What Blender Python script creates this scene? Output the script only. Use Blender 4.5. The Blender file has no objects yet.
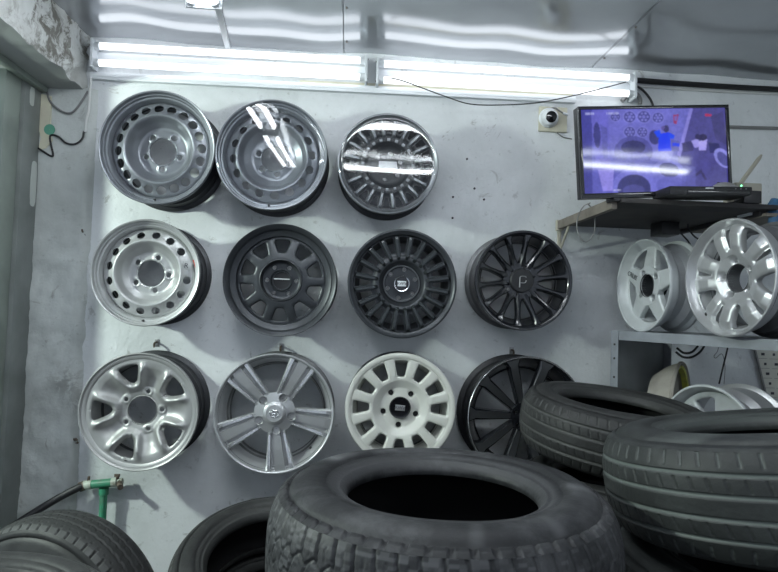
import bpy, bmesh, math, random
import numpy as np
from mathutils import Vector, Matrix, noise as mnoise

random.seed(7)
rng = np.random.RandomState(5)
PI = math.pi
rad = math.radians
SC = bpy.context.scene
COL = SC.collection

# ------------------------------------------------------------------ camera
W_PX, H_PX, F_PX = 778, 572, 590.0
CAM_LOC = Vector((0, 0, 1.5))
cam_rot = (Matrix.Rotation(rad(-3.8), 3, 'Z') @ Matrix.Rotation(rad(92.3), 3, 'X') @ Matrix.Rotation(rad(1.9), 3, 'Z'))
cd = bpy.data.cameras.new('camera')
cd.sensor_fit = 'HORIZONTAL'; cd.sensor_width = 36.0; cd.lens = 36.0 * F_PX / W_PX
cd.clip_start = 0.02
cam = bpy.data.objects.new('camera', cd); COL.objects.link(cam)
cam.matrix_world = Matrix.Translation(CAM_LOC) @ cam_rot.to_4x4()
SC.camera = cam

# ------------------------------------------------------------------ world, big lights, exposure
world = bpy.data.worlds.new('world'); SC.world = world; world.use_nodes = True
bg = world.node_tree.nodes['Background']
bg.inputs[0].default_value = (0.70, 0.80, 0.95, 1); bg.inputs[1].default_value = 0.38
TUBE_STRENGTH = 1.5
CEIL_STRENGTH = 14.5
ld = bpy.data.lights.new('street_lamp', 'POINT')          # lamp beyond the doorway on the left
ld.energy = 110; ld.color = (0.86, 1.0, 0.90); ld.shadow_soft_size = 0.06
lo = bpy.data.objects.new('street_lamp', ld); COL.objects.link(lo); lo.location = (-2.5, 1.45, 2.15)
vs = SC.view_settings
vs.view_transform = 'Standard'; vs.look = 'None'; vs.gamma = 1.0; vs.use_curve_mapping = False
vs.exposure = 0.72


def at(px, py, Y):
    d = cam_rot @ Vector(((px - W_PX / 2) / F_PX, (H_PX / 2 - py) / F_PX, -1))
    return CAM_LOC + d * (Y / d.y)


def at_z(px, py, Z):
    d = cam_rot @ Vector(((px - W_PX / 2) / F_PX, (H_PX / 2 - py) / F_PX, -1))
    return CAM_LOC + d * ((Z - CAM_LOC.z) / d.z)


def depth_of(p):
    return -((cam_rot.transposed() @ (p - CAM_LOC)).z)


# ------------------------------------------------------------------ materials
def hexcol(c):
    return (c[0], c[1], c[2], 1.0)


def mat(name, col, rough=0.5, metal=0.0, noise=None, bump=None, col2=None, coat=0.0, spec=None):
    """noise=(scale, lo, hi) mixes col -> col2; bump=(scale, strength)"""
    m = bpy.data.materials.new(name); m.use_nodes = True
    nt = m.node_tree; b = nt.nodes['Principled BSDF']
    b.inputs['Base Color'].default_value = hexcol(col)
    b.inputs['Roughness'].default_value = rough
    b.inputs['Metallic'].default_value = metal
    if coat: b.inputs['Coat Weight'].default_value = coat; b.inputs['Coat Roughness'].default_value = 0.06
    if spec is not None: b.inputs['Specular IOR Level'].default_value = spec
    tc = nt.nodes.new('ShaderNodeTexCoord')
    if noise:
        n = nt.nodes.new('ShaderNodeTexNoise'); n.inputs['Scale'].default_value = noise[0]
        n.inputs['Detail'].default_value = 6
        nt.links.new(tc.outputs['Object'], n.inputs['Vector'])
        mr = nt.nodes.new('ShaderNodeMapRange'); mr.inputs[1].default_value = noise[1]; mr.inputs[2].default_value = noise[2]
        nt.links.new(n.outputs[0], mr.inputs[0])
        mx = nt.nodes.new('ShaderNodeMix'); mx.data_type = 'RGBA'
        mx.inputs[6].default_value = hexcol(col); mx.inputs[7].default_value = hexcol(col2)
        nt.links.new(mr.outputs[0], mx.inputs[0]); nt.links.new(mx.outputs[2], b.inputs['Base Color'])
    if bump:
        n2 = nt.nodes.new('ShaderNodeTexNoise'); n2.inputs['Scale'].default_value = bump[0]; n2.inputs['Detail'].default_value = 5
        nt.links.new(tc.outputs['Object'], n2.inputs['Vector'])
        bp = nt.nodes.new('ShaderNodeBump'); bp.inputs['Strength'].default_value = bump[1]; bp.inputs['Distance'].default_value = 0.01
        nt.links.new(n2.outputs[0], bp.inputs['Height']); nt.links.new(bp.outputs[0], b.inputs['Normal'])
    return m


def emit(name, col, s):
    m = bpy.data.materials.new(name); m.use_nodes = True
    nt = m.node_tree; nt.nodes.clear()
    e = nt.nodes.new('ShaderNodeEmission'); e.inputs[0].default_value = hexcol(col); e.inputs[1].default_value = s
    o = nt.nodes.new('ShaderNodeOutputMaterial'); nt.links.new(e.outputs[0], o.inputs[0])
    return m


def wall_material(name, clean, dirty, peel_amt, peel_col, stain_scale=1.6):
    m = bpy.data.materials.new(name); m.use_nodes = True
    nt = m.node_tree; L = nt.links.new; b = nt.nodes['Principled BSDF']
    b.inputs['Roughness'].default_value = 0.55
    b.inputs['Specular IOR Level'].default_value = 0.35
    tc = nt.nodes.new('ShaderNodeTexCoord')

    def nz(scale, detail=6, rough=0.6, dist=0.0):
        n = nt.nodes.new('ShaderNodeTexNoise'); n.inputs['Scale'].default_value = scale
        n.inputs['Detail'].default_value = detail; n.inputs['Roughness'].default_value = rough
        n.inputs['Distortion'].default_value = dist
        L(tc.outputs['Object'], n.inputs['Vector']); return n

    def rng_(src, a, c, lo=0.0, hi=1.0):
        r = nt.nodes.new('ShaderNodeMapRange'); r.inputs[1].default_value = a; r.inputs[2].default_value = c
        r.inputs[3].default_value = lo; r.inputs[4].default_value = hi; L(src, r.inputs[0]); return r.outputs[0]

    def mix(fac, a, c):
        x = nt.nodes.new('ShaderNodeMix'); x.data_type = 'RGBA'; L(fac, x.inputs[0])
        if isinstance(a, tuple): x.inputs[6].default_value = hexcol(a)
        else: L(a, x.inputs[6])
        x.inputs[7].default_value = hexcol(c); return x.outputs[2]
    n1 = nz(stain_scale, 8, 0.65, 0.4)
    c = mix(rng_(n1.outputs[0], 0.42, 0.70, 0, 0.75), clean, dirty)
    n2 = nz(28, 4, 0.7)
    c = mix(rng_(n2.outputs[0], 0.615, 0.72, 0, 0.30), c, (0.14, 0.14, 0.135))     # small scuffs
    n4 = nz(7, 6, 0.7, 1.2)
    c = mix(rng_(n4.outputs[0], 0.615, 0.68, 0, 0.5), c, (0.20, 0.19, 0.17))       # knocks and smears
    if peel_amt > 0:
        n3 = nz(9, 10, 0.75, 0.8)
        n5 = nz(1.7, 3, 0.5)
        mm = nt.nodes.new('ShaderNodeMath'); mm.operation = 'MULTIPLY'
        L(rng_(n3.outputs[0], 0.47, 0.55), mm.inputs[0]); L(rng_(n5.outputs[0], 0.62 - peel_amt, 0.72 - peel_amt), mm.inputs[1])
        c = mix(mm.outputs[0], c, peel_col)
    L(c, b.inputs['Base Color'])
    nb = nz(38, 6, 0.65); nb2 = nz(5, 4, 0.6)
    bp = nt.nodes.new('ShaderNodeBump'); bp.inputs['Strength'].default_value = 0.28; bp.inputs['Distance'].default_value = 0.012
    ad = nt.nodes.new('ShaderNodeMath'); ad.operation = 'MULTIPLY_ADD'; ad.inputs[1].default_value = 3.0
    L(nb2.outputs[0], ad.inputs[0]); L(nb.outputs[0], ad.inputs[2]); L(ad.outputs[0], bp.inputs['Height'])
    L(bp.outputs[0], b.inputs['Normal'])
    return m


def rubber_material(name, base, dust, amt=0.5):
    m = bpy.data.materials.new(name); m.use_nodes = True
    nt = m.node_tree; L = nt.links.new; b = nt.nodes['Principled BSDF']
    b.inputs['Roughness'].default_value = 0.52; b.inputs['Specular IOR Level'].default_value = 0.35
    tc = nt.nodes.new('ShaderNodeTexCoord')
    n = nt.nodes.new('ShaderNodeTexNoise'); n.inputs['Scale'].default_value = 5; n.inputs['Detail'].default_value = 9; n.inputs['Roughness'].default_value = 0.7
    L(tc.outputs['Object'], n.inputs['Vector'])
    r = nt.nodes.new('ShaderNodeMapRange'); r.inputs[1].default_value = 0.47; r.inputs[2].default_value = 0.70; r.inputs[4].default_value = amt
    L(n.outputs[0], r.inputs[0])
    a = nt.nodes.new('ShaderNodeAttribute'); a.attribute_name = 'dust'
    ad = nt.nodes.new('ShaderNodeMath'); ad.operation = 'MAXIMUM'; L(r.outputs[0], ad.inputs[0]); L(a.outputs['Fac'], ad.inputs[1])
    x = nt.nodes.new('ShaderNodeMix'); x.data_type = 'RGBA'; x.inputs[6].default_value = hexcol(base); x.inputs[7].default_value = hexcol(dust)
    L(ad.outputs[0], x.inputs[0]); L(x.outputs[2], b.inputs['Base Color'])
    n2 = nt.nodes.new('ShaderNodeTexNoise'); n2.inputs['Scale'].default_value = 90; n2.inputs['Detail'].default_value = 4
    L(tc.outputs['Object'], n2.inputs['Vector'])
    bp = nt.nodes.new('ShaderNodeBump'); bp.inputs['Strength'].default_value = 0.25; bp.inputs['Distance'].default_value = 0.004
    L(n2.outputs[0], bp.inputs['Height']); L(bp.outputs[0], b.inputs['Normal'])
    return m


def film_material():
    m = bpy.data.materials.new('clear_film'); m.use_nodes = True
    nt = m.node_tree; nt.nodes.clear(); L = nt.links.new
    tr = nt.nodes.new('ShaderNodeBsdfTransparent'); tr.inputs[0].default_value = (0.93, 0.94, 0.95, 1)
    gl = nt.nodes.new('ShaderNodeBsdfGlossy'); gl.inputs['Roughness'].default_value = 0.03
    lw = nt.nodes.new('ShaderNodeLayerWeight'); lw.inputs[0].default_value = 0.38
    pw = nt.nodes.new('ShaderNodeMath'); pw.operation = 'POWER'; pw.inputs[1].default_value = 4.0; L(lw.outputs['Facing'], pw.inputs[0])
    fr = nt.nodes.new('ShaderNodeMath'); fr.operation = 'MULTIPLY_ADD'; fr.inputs[1].default_value = 0.7; fr.inputs[2].default_value = 0.075; L(pw.outputs[0], fr.inputs[0])
    mx = nt.nodes.new('ShaderNodeMixShader'); L(fr.outputs[0], mx.inputs[0]); L(tr.outputs[0], mx.inputs[1]); L(gl.outputs[0], mx.inputs[2])
    o = nt.nodes.new('ShaderNodeOutputMaterial'); L(mx.outputs[0], o.inputs[0])
    return m


M = {}
M['wall'] = wall_material('wall_paint', (0.74, 0.765, 0.785), (0.53, 0.56, 0.56), 0.0, None)
M['column'] = wall_material('column_plaster', (0.55, 0.58, 0.57), (0.36, 0.38, 0.37), 0.16, (0.20, 0.20, 0.19), 2.4)
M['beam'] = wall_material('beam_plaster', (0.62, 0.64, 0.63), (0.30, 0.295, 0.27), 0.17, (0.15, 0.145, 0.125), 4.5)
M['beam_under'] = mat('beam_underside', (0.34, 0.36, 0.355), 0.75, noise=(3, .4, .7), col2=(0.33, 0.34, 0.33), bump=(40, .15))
M['floor'] = mat('floor_concrete', (0.16, 0.16, 0.15), 0.8, noise=(4, .35, .7), col2=(0.09, 0.09, 0.085), bump=(30, .3))
M['ceiling'] = mat('ceiling_sheet', (0.47, 0.49, 0.515), 0.13, 0.6, noise=(1.4, .4, .75), col2=(0.36, 0.38, 0.40), spec=0.7)
M['slab'] = mat('slab_concrete', (0.30, 0.30, 0.30), 0.9)
M['white_plastic'] = mat('white_plastic', (0.72, 0.75, 0.78), 0.35)
M['fixture'] = mat('fixture_enamel', (0.74, 0.77, 0.80), 0.35)
M['cream_tape'] = mat('cream_board', (0.62, 0.60, 0.47), 0.7, noise=(9, .4, .7), col2=(0.52, 0.50, 0.40))
M['tube'] = emit('tube_glow', (0.90, 0.95, 1.0), TUBE_STRENGTH)
M['tube_c'] = emit('ceiling_tube_glow', (0.90, 0.96, 1.0), CEIL_STRENGTH)
M['black_plastic'] = mat('black_plastic', (0.012, 0.012, 0.014), 0.38)
M['black_gloss'] = mat('black_gloss', (0.008, 0.008, 0.010), 0.16, coat=0.8)
M['cable'] = mat('cable_rubber', (0.02, 0.02, 0.022), 0.5)
M['cable_grey'] = mat('cable_grey', (0.20, 0.20, 0.20), 0.5)
M['cable_white'] = mat('cable_white', (0.6, 0.61, 0.6), 0.5)
M['jamb_light'] = mat('jamb_paint_light', (0.26, 0.30, 0.27), 0.55, noise=(6, .4, .7), col2=(0.19, 0.22, 0.20))
M['jamb_dark'] = mat('jamb_paint_grey', (0.22, 0.24, 0.235), 0.5, noise=(5, .4, .7), col2=(0.15, 0.165, 0.16))
M['jamb_white'] = mat('jamb_chipped_white', (0.50, 0.53, 0.51), 0.7)
M['green_pipe'] = mat('green_pipe', (0.05, 0.30, 0.17), 0.4, noise=(25, .45, .7), col2=(0.10, 0.22, 0.15))
M['pale_fitting'] = mat('pale_fitting', (0.50, 0.56, 0.48), 0.45, noise=(30, .45, .65), col2=(0.30, 0.30, 0.25))
M['rust'] = mat('rusty_steel', (0.10, 0.08, 0.065), 0.7, 0.4, noise=(60, .4, .7), col2=(0.25, 0.20, 0.16))
M['wood'] = mat('shelf_wood', (0.22, 0.195, 0.165), 0.6, noise=(14, .35, .7), col2=(0.14, 0.12, 0.10), bump=(30, .2))
M['wood_dark'] = mat('dark_board', (0.035, 0.033, 0.035), 0.7, noise=(8, .4, .7), col2=(0.06, 0.055, 0.05))
M['shelf_steel'] = mat('grey_shelf_steel', (0.25, 0.27, 0.30), 0.45, 0.1, noise=(12, .4, .75), col2=(0.18, 0.19, 0.21), bump=(60, .05))
M['shelf_panel'] = mat('grey_end_panel', (0.22, 0.24, 0.25), 0.6, noise=(5, .4, .7), col2=(0.14, 0.16, 0.165))
M['green_dot'] = mat('green_paint', (0.12, 0.36, 0.26), 0.6)
M['yellow'] = mat('yellow_cloth', (0.50, 0.50, 0.08), 0.75, noise=(30, .4, .7), col2=(0.30, 0.31, 0.10))
M['blue_cloth'] = mat('blue_plastic', (0.05, 0.16, 0.30), 0.4, noise=(20, .4, .7), col2=(0.03, 0.09, 0.2))
M['tan_plastic'] = mat('tan_plastic', (0.42, 0.40, 0.33), 0.5)
M['paper'] = mat('paper', (0.62, 0.62, 0.56), 0.7, noise=(6, .4, .7), col2=(0.54, 0.53, 0.46))
M['ink'] = mat('ink', (0.04, 0.04, 0.05), 0.6)
M['led'] = emit('green_led', (0.15, 1.0, 0.35), 3.0)
# wheel finishes
M['steel_blue'] = mat('steel_grey_paint', (0.235, 0.25, 0.275), 0.34, 0.55, noise=(9, .4, .75), col2=(0.19, 0.20, 0.22))
M['steel_silver'] = mat('steel_silver_paint', (0.48, 0.49, 0.49), 0.36, 0.5, noise=(9, .4, .75), col2=(0.40, 0.41, 0.41))
M['steel_pale'] = mat('pale_silver_paint', (0.43, 0.435, 0.43), 0.42, 0.55, noise=(7, .4, .75), col2=(0.36, 0.365, 0.36))
M['gun'] = mat('gunmetal_satin', (0.048, 0.053, 0.060), 0.36, 0.35, noise=(8, .4, .75), col2=(0.034, 0.038, 0.043))
M['gun2'] = mat('gunmetal_gloss', (0.036, 0.042, 0.045), 0.2, 0.4, coat=0.5)
M['gun_mach'] = mat('machined_gunmetal', (0.20, 0.21, 0.22), 0.33, 0.7)
M['black_wheel'] = mat('black_wheel_gloss', (0.010, 0.011, 0.014), 0.16, 0.0, coat=0.7)
M['black_satin'] = mat('black_satin', (0.014, 0.015, 0.017), 0.45)
M['alloy'] = mat('alloy_silver', (0.55, 0.56, 0.57), 0.34, 0.6)
M['alloy_bright'] = mat('alloy_polished', (0.72, 0.73, 0.74), 0.22, 0.8)
M['alloy_grey'] = mat('alloy_grey_face', (0.40, 0.405, 0.41), 0.36, 0.55)
M['white_wheel'] = mat('white_wheel_paint', (0.66, 0.67, 0.62), 0.3, 0.0, noise=(10, .45, .75), col2=(0.58, 0.59, 0.55), coat=0.2)
M['old_white'] = mat('old_white_wheel', (0.56, 0.59, 0.60), 0.4, 0.15, noise=(12, .45, .75), col2=(0.44, 0.46, 0.47))
M['mach_face'] = mat('machined_dark_face', (0.20, 0.21, 0.22), 0.28, 0.85)
M['barrel_dark'] = mat('barrel_dark', (0.055, 0.058, 0.064), 0.4, 0.4)
M['barrel_grey'] = mat('barrel_grey', (0.20, 0.205, 0.21), 0.42, 0.5, noise=(7, .4, .7), col2=(0.13, 0.135, 0.14))
M['dusty'] = mat('dusty_beige', (0.36, 0.34, 0.30), 0.8, noise=(10, .4, .7), col2=(0.25, 0.235, 0.21), bump=(50, .2))
M['chrome'] = mat('bright_metal', (0.7, 0.71, 0.72), 0.15, 1.0)
M['lug'] = mat('dark_lug', (0.03, 0.03, 0.03), 0.5, 0.3)
M['lug_steel'] = mat('lug_steel', (0.30, 0.30, 0.30), 0.35, 0.8)
M['film'] = film_material()
M['tape'] = mat('clear_tape', (0.6, 0.62, 0.64), 0.15)
M['red_ink'] = mat('red_ink', (0.45, 0.08, 0.06), 0.6)
M['rubber_a'] = rubber_material('tyre_rubber_dark', (0.018, 0.019, 0.021), (0.17, 0.173, 0.18), 0.42)
M['rubber_b'] = rubber_material('tyre_rubber_grey', (0.024, 0.0265, 0.0265), (0.19, 0.215, 0.205), 0.15)
M['rubber_c'] = rubber_material('tyre_rubber_worn', (0.024, 0.025, 0.025), (0.10, 0.103, 0.10), 0.42)
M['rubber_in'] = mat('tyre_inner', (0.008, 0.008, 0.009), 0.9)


# ------------------------------------------------------------------ mesh helpers
def mesh_from(name, verts, faces, material, smooth=True, angle=35):
    me = bpy.data.meshes.new(name)
    me.from_pydata([tuple(v) for v in verts], [], [tuple(f) for f in faces])
    me.update()
    if smooth:
        me.polygons.foreach_set('use_smooth', [True] * len(me.polygons))
        me.set_sharp_from_angle(angle=rad(angle))
    if material is not None: me.materials.append(M[material] if isinstance(material, str) else material)
    return me


def link(name, me, parent=None, matrix=None):
    o = bpy.data.objects.new(name, me); COL.objects.link(o)
    if parent is not None: o.parent = parent
    if matrix is not None: o.matrix_local = matrix
    return o


def tag(o, label, cat, group=None):
    o['label'] = label; o['category'] = cat
    if group: o['group'] = group
    return o


def struct(o, label=None, cat=None):
    o['kind'] = 'structure'
    if label: o['label'] = label
    if cat: o['category'] = cat
    return o


def empty(name, loc=(0, 0, 0), rot=None):
    o = bpy.data.objects.new(name, None); COL.objects.link(o); o.empty_display_size = 0.05
    m = Matrix.Translation(Vector(loc))
    if rot is not None: m = m @ rot.to_4x4()
    o.matrix_world = m
    return o


class MB:
    def __init__(s): s.v = []; s.f = []
    def add(s, v, f, mtx=None):
        n = len(s.v)
        s.v += [tuple(mtx @ Vector(p)) if mtx is not None else tuple(p) for p in v]
        s.f += [tuple(i + n for i in q) for q in f]; return s
    def box(s, lo, hi, mtx=None, b=0.0):
        x0, y0, z0 = lo; x1, y1, z1 = hi
        if b <= 0:
            v = [(x0, y0, z0), (x1, y0, z0), (x1, y1, z0), (x0, y1, z0), (x0, y0, z1), (x1, y0, z1), (x1, y1, z1), (x0, y1, z1)]
            f = [(0, 3, 2, 1), (4, 5, 6, 7), (0, 1, 5, 4), (1, 2, 6, 5), (2, 3, 7, 6), (3, 0, 4, 7)]
            return s.add(v, f, mtx)
        bm = bmesh.new(); bmesh.ops.create_cube(bm, size=1.0)
        for q in bm.verts:
            q.co = Vector(((x0 + x1) / 2 + q.co.x * (x1 - x0), (y0 + y1) / 2 + q.co.y * (y1 - y0), (z0 + z1) / 2 + q.co.z * (z1 - z0)))
        bmesh.ops.bevel(bm, geom=list(bm.edges), offset=b, segments=2, affect='EDGES', profile=0.6)
        bm.verts.index_update()
        s.add([q.co.copy() for q in bm.verts], [[q.index for q in p.verts] for p in bm.faces], mtx); bm.free(); return s
    def lathe(s, prof, n=48, mtx=None, closed=False, cap=False):
        v, f = lathe_geo(prof, n, closed, cap); return s.add(v, f, mtx)
    def tube(s, pts, r, n=8, smooth_n=0, cap=True):
        v, f = tube_geo(pts, r, n, smooth_n, cap); return s.add(v, f)
    def mesh(s, name, material, smooth=True, angle=35): return mesh_from(name, s.v, s.f, material, smooth, angle)
    def build(s, name, material, parent=None, smooth=True, angle=35, matrix=None):
        return link(name, s.mesh(name, material, smooth, angle), parent, matrix)


def lathe_geo(prof, n=48, closed=False, cap=False):
    v = []; f = []; k = len(prof)
    for i in range(n):
        a = 2 * PI * i / n; c, s = math.cos(a), math.sin(a)
        v += [(r * c, r * s, z) for r, z in prof]
    seg = k if closed else k - 1
    for i in range(n):
        j = (i + 1) % n
        for p in range(seg):
            q = (p + 1) % k
            f.append((i * k + p, j * k + p, j * k + q, i * k + q))
    if cap:
        f.append(tuple(i * k + k - 1 for i in range(n)))
        f.append(tuple(i * k for i in reversed(range(n))))
    return v, f


def catmull(pts, m):
    P = [Vector(p) for p in pts]; P = [P[0] * 2 - P[1]] + P + [P[-1] * 2 - P[-2]]; out = []
    for i in range(1, len(P) - 2):
        for k in range(m):
            t = k / m; p0, p1, p2, p3 = P[i - 1:i + 3]
            out.append(0.5 * ((2 * p1) + (p2 - p0) * t + (2 * p0 - 5 * p1 + 4 * p2 - p3) * t * t + (3 * p1 - p0 - 3 * p2 + p3) * t ** 3))
    out.append(P[-2]); return out


def tube_geo(pts, r, n=8, smooth_n=0, cap=True):
    P = catmull(pts, smooth_n) if smooth_n else [Vector(p) for p in pts]
    v = []; f = []; up = None
    for i, p in enumerate(P):
        t = (P[min(i + 1, len(P) - 1)] - P[max(i - 1, 0)]).normalized()
        if up is None:
            up = Vector((0, 0, 1)) if abs(t.z) < 0.9 else Vector((1, 0, 0))
        a = (up - t * up.dot(t)).normalized(); up = a; b = t.cross(a)
        rr = r[i] if isinstance(r, (list, tuple)) else r
        for k in range(n):
            an = 2 * PI * k / n; v.append(p + (a * math.cos(an) + b * math.sin(an)) * rr)
    for i in range(len(P) - 1):
        for k in range(n):
            j = (k + 1) % n; f.append((i * n + k, i * n + j, (i + 1) * n + j, (i + 1) * n + k))
    if cap:
        f.append(tuple(range(n - 1, -1, -1))); f.append(tuple((len(P) - 1) * n + k for k in range(n)))
    return v, f


def text_mesh(name, s, size, material, extrude=0.0006):
    cu = bpy.data.curves.new(name, 'FONT'); cu.body = s; cu.size = size; cu.extrude = extrude
    cu.align_x = 'CENTER'; cu.align_y = 'CENTER'; cu.resolution_u = 3
    o = bpy.data.objects.new(name, cu); COL.objects.link(o)
    dg = bpy.context.evaluated_depsgraph_get(); dg.update()
    me = bpy.data.meshes.new_from_object(o.evaluated_get(dg))
    bpy.data.objects.remove(o); bpy.data.curves.remove(cu)
    me.materials.clear(); me.materials.append(M[material]); return me


# ------------------------------------------------------------------ pressed/cast discs: polar grid clipped by an implicit function
def smax(k, *a):
    m = np.maximum.reduce(a); s = 0
    for x in a: s = s + np.exp((x - m) / k)
    return m + k * np.log(s)


def polar_disc(r0, r1, t0, t1, nr, nt, height, mask, thick, wrap=False):
    """height(r,t)->z, mask(r,t)>0 kept.  Returns verts, faces of a solid of the given thickness."""
    rs = np.linspace(r0, r1, nr + 1); ts = np.linspace(t0, t1, nt + 1)
    if wrap: ts = ts[:-1]
    Rg, Tg = np.meshgrid(rs, ts, indexing='ij')
    mk = mask(Rg, Tg) if mask is not None else np.ones_like(Rg)
    pts = []; idx = {}
    ncol = len(ts)

    def vert(i, j):
        k = ('v', i, j)
        if k not in idx: idx[k] = len(pts); pts.append((rs[i], ts[j]))
        return idx[k]

    def cut(a, b):
        k = ('e',) + (a + b if a < b else b + a)
        if k not in idx:
            ma, mb = mk[a], mk[b]; t = ma / (ma - mb)
            ta, tb = ts[a[1]], ts[b[1]]
            if wrap and abs(tb - ta) > PI:
                if tb < ta: tb += 2 * PI
                else: ta += 2 * PI
            idx[k] = len(pts); pts.append((rs[a[0]] + t * (rs[b[0]] - rs[a[0]]), ta + t * (tb - ta)))
        return idx[k]
    faces = []
    for i in range(nr):
        for j in range(nt):
            j2 = (j + 1) % ncol if wrap else j + 1
            c = [(i, j), (i + 1, j), (i + 1, j2), (i, j2)]
            s = [mk[q] > 0 for q in c]
            if all(s): faces.append([vert(*q) for q in c]); continue
            if not any(s): continue
            poly = []
            for q in range(4):
                a, b = c[q], c[(q + 1) % 4]
                if mk[a] > 0: poly.append(vert(*a))
                if (mk[a] > 0) != (mk[b] > 0): poly.append(cut(a, b))
            if len(poly) >= 3: faces.append(poly)
    P = np.array(pts); z = height(P[:, 0], P[:, 1])
    top = np.stack([P[:, 0] * np.cos(P[:, 1]), P[:, 0] * np.sin(P[:, 1]), z], 1)
    th = thick(P[:, 0], P[:, 1]) if callable(thick) else thick
    bot = top.copy(); bot[:, 2] -= th
    n = len(top); edges = {}
    for f in faces:
        for q in range(len(f)):
            a, b = f[q], f[(q + 1) % len(f)]
            edges[(a, b)] = edges.get((a, b), 0) + 1
    out = list(faces) + [[q + n for q in reversed(f)] for f in faces]
    for (a, b) in edges:
        if (b, a) not in edges: out.append([b, a, a + n, b + n])
    return np.vstack([top, bot]), out


def prof_fn(pts):
    xs = np.array([p[0] for p in pts]); ys = np.array([p[1] for p in pts])
    xf = np.linspace(xs[0], xs[-1], 400); yf = np.interp(xf, xs, ys)
    k = np.hanning(23); k /= k.sum()
    ys2 = np.convolve(np.pad(yf, 11, mode='edge'), k, mode='valid')
    return lambda r: np.interp(r, xf, ys2)


def circ_holes(n, ring, rad_h, base=0.0, stretch=1.0):
    """signed distance to the nearest of n round holes (positive outside)"""
    def fn(r, t):
        st = 2 * PI / n
        d = (t - base + st / 2) % st - st / 2
        u = r * np.cos(d) - ring; v = r * np.sin(d) / stretch
        return np.sqrt(u * u + v * v) - rad_h
    return fn


def wedge_open(n, u0, r1, h0, h1, k, base=0.0):
    """signed distance (positive outside) of a rounded wedge opening centred on base + i*2pi/n"""
    def fn(r, t):
        st = 2 * PI / n
        d = (t - base + st / 2) % st - st / 2
        u = r * np.cos(d); v = np.abs(r * np.sin(d))
        h = h0 + (h1 - h0) * (u - u0) / (r1 - u0)
        ca = math.cos(math.atan2(h1 - h0, r1 - u0))
        return smax(k, u0 - u, r - r1, (v - h) * ca)
    return fn


# ------------------------------------------------------------------ wheels
def wheel_rot(phi=0.0, down=0.0, spin=0.0):
    """local +Z = out of the wheel face. phi>0 turns the face to -X, down>0 tips it to the floor."""
    base = Matrix(((1, 0, 0), (0, 0, -1), (0, 1, 0))).to_3x3()   # x->X, y->Z, z->-Y
    return Matrix.Rotation(rad(-phi), 3, 'Z') @ Matrix.Rotation(rad(down), 3, 'X') @ base @ Matrix.Rotation(rad(spin), 3, 'Z')


def rim_parts(root, R, W, lipmat, barmat, front, n=96, step=0.80):
    """barrel (outside + inside) and the front lip. front = list of (r/R, z) visible dish from the lip inward"""
    k = R / 0.235
    outer = [(R, -0.004), (R, -0.011), (R - .006, -.015), (.935 * R, -.017), (.925 * R, -.05 * k), (.90 * R, -.062 * k),
             (step * R, -.085 * k), (step * R, -.12 * k), (.91 * R, -.145 * k), (.925 * R, -W + .018), (R - .006, -W + .014),
             (R, -W + .010), (R, -W + .002), (R - .004, -W)]
    inner = [(R - .012, -W + .004), (.905 * R, -W + .02), (.89 * R, -.15 * k), ((step - .02) * R, -.125 * k), ((step - .02) * R, -.095 * k)]
    fr = [(f * R, z) for f, z in front]
    b = MB(); b.lathe(outer + inner, n); b.build('barrel', barmat, root)
    lip = [((step - .02) * R + .001, -.097 * k)] + fr[::-1] + [(R - .001, .0005), (R + .0006, -.003), (R + .0006, -.011), (R - .003, -.0125)]
    l = MB(); l.lathe(lip, n); l.build('rim_lip', lipmat, root)


def lugs(root, n, ring, base, z, r, material, R, depth=.012, dome=False):
    prof = [(r, -depth), (r, -.001), (r * .85, 0), (r * .5, 0), (r * .45, -.003), (.0005, -.003)] if not dome else \
        [(r, -depth), (r, 0), (r * .8, .002), (.0005, .0025)]
    b = MB(); b.lathe(prof, 12); me = b.mesh('lug_nut', material)
    for i in range(n):
        a = rad(base) + 2 * PI * i / n
        link('lug_nut', me, root, Matrix.Translation((ring * R * math.cos(a), ring * R * math.sin(a), z)))


def bar_spoke(stations, endcap=True):
    """stations: (r, halfwidth_top, halfwidth_bottom, z, thickness, chamfer) along +X"""
    v = []; f = []; k = 6
    for r, w, wb, z, t, c in stations:
        v += [(r, -wb, z - t), (r, -w, z - c), (r, -w + c, z), (r, w - c, z), (r, w, z - c), (r, wb, z - t)]
    for i in range(len(stations) - 1):
        for p in range(k):
            q = (p + 1) % k
            f.append((i * k + p, (i + 1) * k + p, (i + 1) * k + q, i * k + q))
    f.append(tuple(range(k))); f.append(tuple((len(stations) - 1) * k + p for p in reversed(range(k))))
    return v, f


def spin_copies(name, me, root, n, base, label=None):
    out = []
    for i in range(n):
        o = link(name, me, root, Matrix.Rotation(rad(base) + 2 * PI * i / n, 4, 'Z')); out.append(o)
        if label: o['label'] = label
    return out


def cap_part(root, r, z, material, prof=None, name='centre_cap'):
    b = MB(); b.lathe(prof or [(r, z - .02), (r, z - .002), (r * .93, z), (r * .8, z + .0005), (.0005, z + .001)], 32)
    return b.build(name, material, root)


def film_part(root, R, z0, seed, amp=.0022, streak=None):
    """thin clear wrap stretched across the face, slightly wrinkled"""
    r_ = np.random.RandomState(seed)
    ph = r_.rand(6) * 6.28

    def hf(r, t):
        x, y = r * np.cos(t), r * np.sin(t)
        return z0 + amp * .35 * np.sin(y * 34 + ph[0] + 1.3 * np.sin(x * 9 + ph[1])) * (r / R) + amp * .3 * np.sin(x * 11 + y * 17 + ph[2]) - .010 * (r / R) ** 40
    v, f = polar_disc(.0005, R * 1.0, 0, 2 * PI, 30, 72, hf, None, .0002, wrap=True)
    half = len(v) // 2
    f = [q for q in f if all(i < half for i in q)]
    me = mesh_from('plastic_film', v[:half], f, 'film', True, 180)
    o = link('plastic_film', me, root); o['label'] = 'clear plastic film wrapped over the wheel'
    return o


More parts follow.
